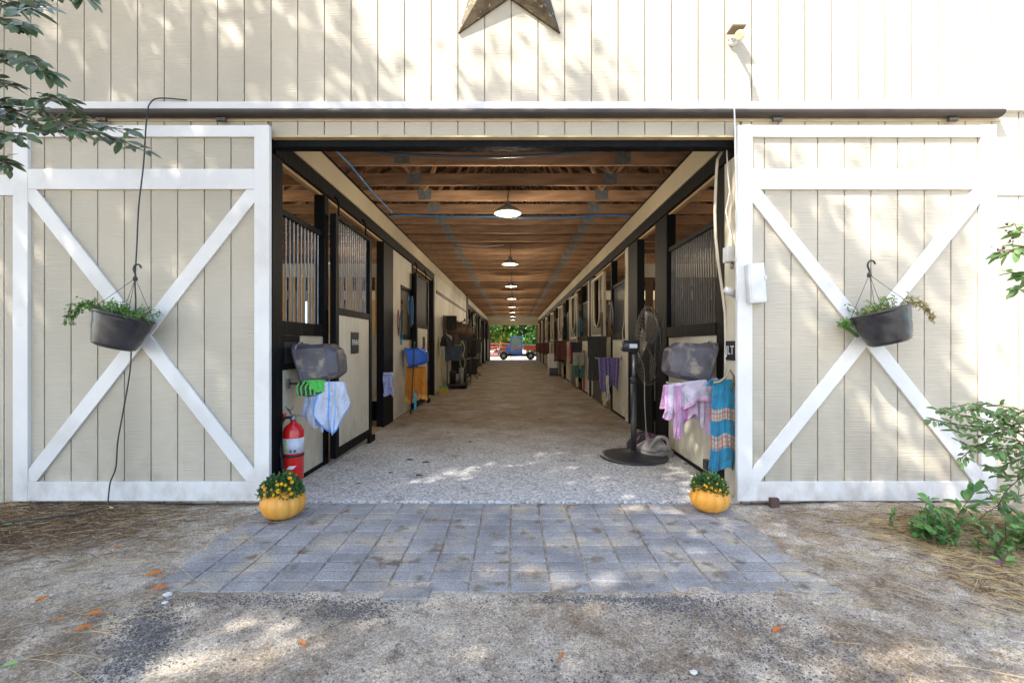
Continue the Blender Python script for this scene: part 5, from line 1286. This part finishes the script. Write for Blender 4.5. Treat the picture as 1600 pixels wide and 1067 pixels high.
# ---------------------------------------------------------------- litter on the ground
rs = random.Random(5)
ST = [mat('pale straw', (.68, .54, .29), rough=.7, bump=0), mat('golden straw', (.52, .37, .17), rough=.7, bump=0), mat('brown needles', (.22, .125, .065), rough=.8, bump=0)]
def straw(mb, x, y, L, a, mi, r=.0018, lift=.004):
    r *= .75
    n = 4; cur = rs.gauss(0, .22); pts = []
    px, py = x-math.cos(a)*L/2, y-math.sin(a)*L/2
    tilt = rs.uniform(-.02, .03)
    for k in range(n+1):
        t = k/n; aa = a+cur*(t-.5); pts.append(Vector((px, py, gheight(px, py)+lift+rs.random()*.002+tilt*math.sin(t*3.14)*L*2))); px += math.cos(aa)*L/n; py += math.sin(aa)*L/n
    if -1.82 < x < 1.75 and y > -1.27: pts = [Vector((p.x, p.y, .004+lift)) for p in pts]
    mb.tube(pts, r, 3, mi, cap=False)
s = MB()
for i in range(5200):          # brown needle mat, front left
    x = -3.35+rs.gauss(0, .55); y = -.42+rs.gauss(0, .26)
    if x > -1.9 or y > -.06: continue
    straw(s, x, y, rs.uniform(.05, .16), rs.gauss(.15, .7), 2 if rs.random() < .72 else (1 if rs.random() < .6 else 0), .0019, rs.uniform(.004, .02))
for i in range(420):
    x = rs.uniform(-3.6, -1.75); y = rs.uniform(-1.9, -.1); straw(s, x, y, rs.uniform(.05, .15), rs.uniform(0, 3.14), rs.choice([1, 2, 2, 2]), .001)
for i in range(190): straw(s, rs.uniform(-3.7, -1.6), rs.uniform(-1.9, -.15), rs.uniform(.08, .38), rs.gauss(.25, .5), 0, .0018)
tag(s.build('pine_needles', ST), 'brown pine needles and straw matted before the left door', 'litter', kind='stuff')
s = MB()
for i in range(2600):
    u = rs.random(); x = 2.2+1.5*rs.random()**.7; y = -.35-1.5*rs.random()
    cl = noise.noise(Vector((x*1.7, y*1.7, 3.3)))
    if cl < -.02 and rs.random() < .8: continue
    straw(s, x, y, rs.uniform(.05, .18), rs.gauss(-.4, .8), rs.choice([0, 0, 1, 1, 2]), .0022, rs.uniform(.004, .016))
for i in range(900):
    x = 2.9+rs.gauss(0, .35); y = -.55+rs.gauss(0, .14)
    if y > -.1: continue
    straw(s, x, y, rs.uniform(.08, .2), rs.gauss(0, .6), rs.choice([0, 1, 1, 2]), .0024, rs.uniform(.005, .03))
for i in range(130): straw(s, rs.uniform(1.3, 3.4), rs.uniform(-2.1, -.3), rs.uniform(.06, .32), rs.gauss(-.45, .8), 0, .002)
for i in range(900): straw(s, 2.75+rs.gauss(0, .4), -1.15+rs.gauss(0, .22), rs.uniform(.04, .13), rs.gauss(-.5, .7), rs.choice([0, 0, 1, 2]), .0018)
for i in range(110): straw(s, rs.uniform(1.75, 2.6), rs.uniform(-1.2, -.12), rs.uniform(.04, .15), rs.uniform(0, 3.1), rs.choice([0, 1, 2]), .0013)
tag(s.build('straw_litter', ST), 'golden straw scattered over the sand on the right', 'litter', kind='stuff')
s = MB()
for i in range(260): straw(s, rs.uniform(-1.7, 1.7), rs.uniform(-2.1, -.1), rs.uniform(.01, .035), rs.uniform(0, 3.1), rs.choice([1, 2, 2]), .0013)
for cx, cy in ((-.72, -1.0), (-.45, -.75), (-.15, -1.05), (.06, -1.1), (-.55, -.35), (-.1, -.62), (.7, -.25)):
    for k in range(26): straw(s, cx+rs.gauss(0, .03), cy+rs.gauss(0, .02), rs.uniform(.01, .03), rs.uniform(0, 3.1), rs.choice([1, 2, 2]), .0015)
tag(s.build('paver_debris', ST), 'bits of dry plant debris on the pavers', 'litter', kind='stuff')
# gravel
STN = [mat('dark gravel', (.12, .12, .122), (.07, .07, .074), 30, rough=.8, bump=.3), mat('grey gravel', (.22, .21, .20), (.15, .145, .14), 30, rough=.8, bump=.3), mat('pale gravel', (.52, .50, .46), (.4, .38, .35), 30, rough=.8, bump=.2)]
s = MB()
def stone(x, y, r, mi):
    z = gheight(x, y)+r*.25; n = 6; vs = []
    for i, (rr, hz) in enumerate(((.75, -.3), (1, .15), (.55, .6))):
        for k in range(n): a = 2*math.pi*k/n+i*.3; q = r*rr*rs.uniform(.8, 1.2); vs.append((x+q*math.cos(a), y+q*math.sin(a)*.85, z+r*hz*.7))
    fs = [(i*n+k, i*n+(k+1) % n, (i+1)*n+(k+1) % n, (i+1)*n+k) for i in range(2) for k in range(n)]+[tuple(2*n+k for k in range(n))]
    s.add(vs, fs, mi)
patches = [(-1.62, -1.50, .10, .12), (-1.50, -1.62, .10, .14), (-1.15, -1.34, .5, .05), (-.75, -1.42, .18, .07), (.72, -1.38, .22, .07), (.95, -1.5, .30, .16), (1.15, -1.75, .3, .2), (.5, -1.33, .4, .03), (-1.45, -1.75, .1, .14), (.4, -1.9, .5, .12)]
for i in range(10000):
    if rs.random() < .72:
        cx, cy, ax, ay = rs.choice(patches); x, y = rs.gauss(cx, ax*.6), rs.gauss(cy, ay*.6)
        mi = 0 if rs.random() < .5 else 1
    else: x, y = rs.uniform(-2.6, 2.6), rs.uniform(-2.4, -1.3); mi = rs.choice([0, 1, 1, 2])
    if y > -1.27 and -1.82 < x < 1.72: continue
    stone(x, y, rs.uniform(.0018, .0052)*(1.5 if rs.random() < .06 else 1), mi)
for i in range(9000):
    x, y = rs.uniform(-3.2, 3.2), rs.uniform(-2.2, -.1)
    if -1.80 < x < 1.58 and y > -1.25: continue
    stone(x, y, rs.uniform(.0012, .003), rs.choice([0, 1, 1, 2, 2]))
for i in range(1500):
    x, y = rs.uniform(1.85, 3.6), rs.uniform(-1.9, -.1); stone(x, y, rs.uniform(.0015, .0045), rs.choice([0, 1, 1, 2]))
for i in range(900):
    x, y = rs.uniform(-3.6, -1.85), rs.uniform(-1.9, -.1); stone(x, y, rs.uniform(.0015, .004), rs.choice([0, 1, 2, 2]))
tag(s.build('gravel', STN), 'dark and pale gravel strewn over the drive', 'gravel', kind='stuff')
s = MB()
for (a, b, w_) in [(665, 722, 1), (640, 718, .9), (845, 655, .8), (700, 675, .6), (735, 690, .7), (560, 755, .5), (655, 742, .8), (610, 738, .6), (870, 700, .5), (800, 650, .5)]:
    d = F*(CAMZ-.012)/(b-537); c = P(a, b, d); c.z = .012
    vs = [(c.x, c.y, c.z+.012*w_)]+[(c.x+.045*w_*math.cos(t)*(1+.4*nz(t*3, a)), c.y+.03*w_*math.sin(t)*(1+.4*nz(t*2, b)), c.z+.001) for t in [k*.6283 for k in range(10)]]
    s.add(vs, [(0, 1+k, 1+(k+1) % 10) for k in range(10)], 0, True)
tag(s.build('dirt_clods', mat('dark dirt', (.07, .05, .04), rough=.95, bump=.5, bscale=60)), 'small dark clods of dirt on the aisle floor', 'dirt', kind='stuff')

# fallen leaves
OR = mat('orange dead leaf', (.62, .20, .03), (.45, .13, .03), 40, rough=.6, bump=.2, trans=.15); GRN = mat('pale green leaf', (.25, .55, .10), rough=.5, bump=0, trans=.2); PUR = mat('purple petal', (.18, .08, .45), rough=.6, bump=0)
def fleaf(px, py, L, ang, m_, label, W=.4, z=0):
    d = F*CAMZ/(py-537); c = P(px, py, d); zg = (0 if (-1.82 < c.x < 1.75 and c.y > -1.27) else gheight(c.x, c.y))+.008
    m = MB(); dr = Vector((math.cos(ang), math.sin(ang), .12)); b = Vector((c.x, c.y, zg))-dr*L/2
    b.z = zg; m.leaf(b, dr, (.1, -.2, 1), L, L*W, fold=.22, droop=.02); m.tube([b, b-dr*.015], .0012, 4)
    o = m.build('fallen_leaf', m_, origin=(c.x, c.y, zg)); tag(o, label, 'leaf', 'fallen leaves on the ground')
for a in [(242, 899, .085, .3, OR, 'largest orange dead leaf just left of the paver corner'), (250, 922, .075, .5, OR, 'orange leaf under a straw at the lower left paver corner'), (66, 941, .055, 1.2, OR, 'small upright orange leaf on sand at the far left'), (148, 963, .07, .25, OR, 'orange red leaf on sand beside the dark gravel streak'),
          (92, 972, .04, .2, OR, 'tiny orange leaf left of the orange red one'), (130, 985, .06, .6, OR, 'curled brown orange leaf below the orange red one'), (473, 1010, .05, -.7, OR, 'orange leaf alone on the grey dirt left of centre'), (877, 1028, .04, 1.0, OR, 'small orange leaf alone at the bottom centre'),
          (1214, 989, .055, .5, OR, 'orange leaf on the gravel right of centre'), (184, 857, .045, 0, OR, 'orange leaf at the edge of the needle mat'), (361, 831, .03, .8, OR, 'small orange leaf near the left pumpkin'), (252, 826, .03, .2, OR, 'faint orange leaf between door and left pavers'),
          (165, 801, .12, .1, mat('tan leaf', (.55, .35, .15), rough=.7), 'long tan leaf below the cord at the left door'), (9, 824, .08, .3, GRN, 'bright green leaf at the far left edge'), (46, 820, .07, .2, mat('grey green leaf', (.30, .38, .16), rough=.6), 'grey green leaf beside the bright green one'), (18, 1043, .045, .3, GRN, 'green leaf in the lower left corner'),
          (125, 817, .055, .9, mat('white petal', (.65, .65, .68), rough=.6), 'whitish leaf on the needle mat'), (1560, 888, .05, -.1, PUR, 'purple petal lying on the straw at right'), (1477, 861, .03, 0, mat('yellow leaf', (.7, .5, .05), rough=.6), 'tiny yellow leaf in front of the bush')]:
    fleaf(*a)
for (px, py, r, lb) in [(262, 931, .022, 'larger white stone chip near the paver corner'), (258, 943, .016, 'smaller white stone chip near the paver corner'), (1084, 1058, .016, 'white pebble at the bottom right of the drive')]:
    d = F*CAMZ/(py-537); c = P(px, py, d); s = MB(); stone(c.x, c.y, r, 0); tag(s.build('stone_chip', PLWHITE, origin=(c.x, c.y, 0)), lb, 'stone', 'white stone chips')
for o in bpy.data.objects:
    if '_o' in o: del o['_o']
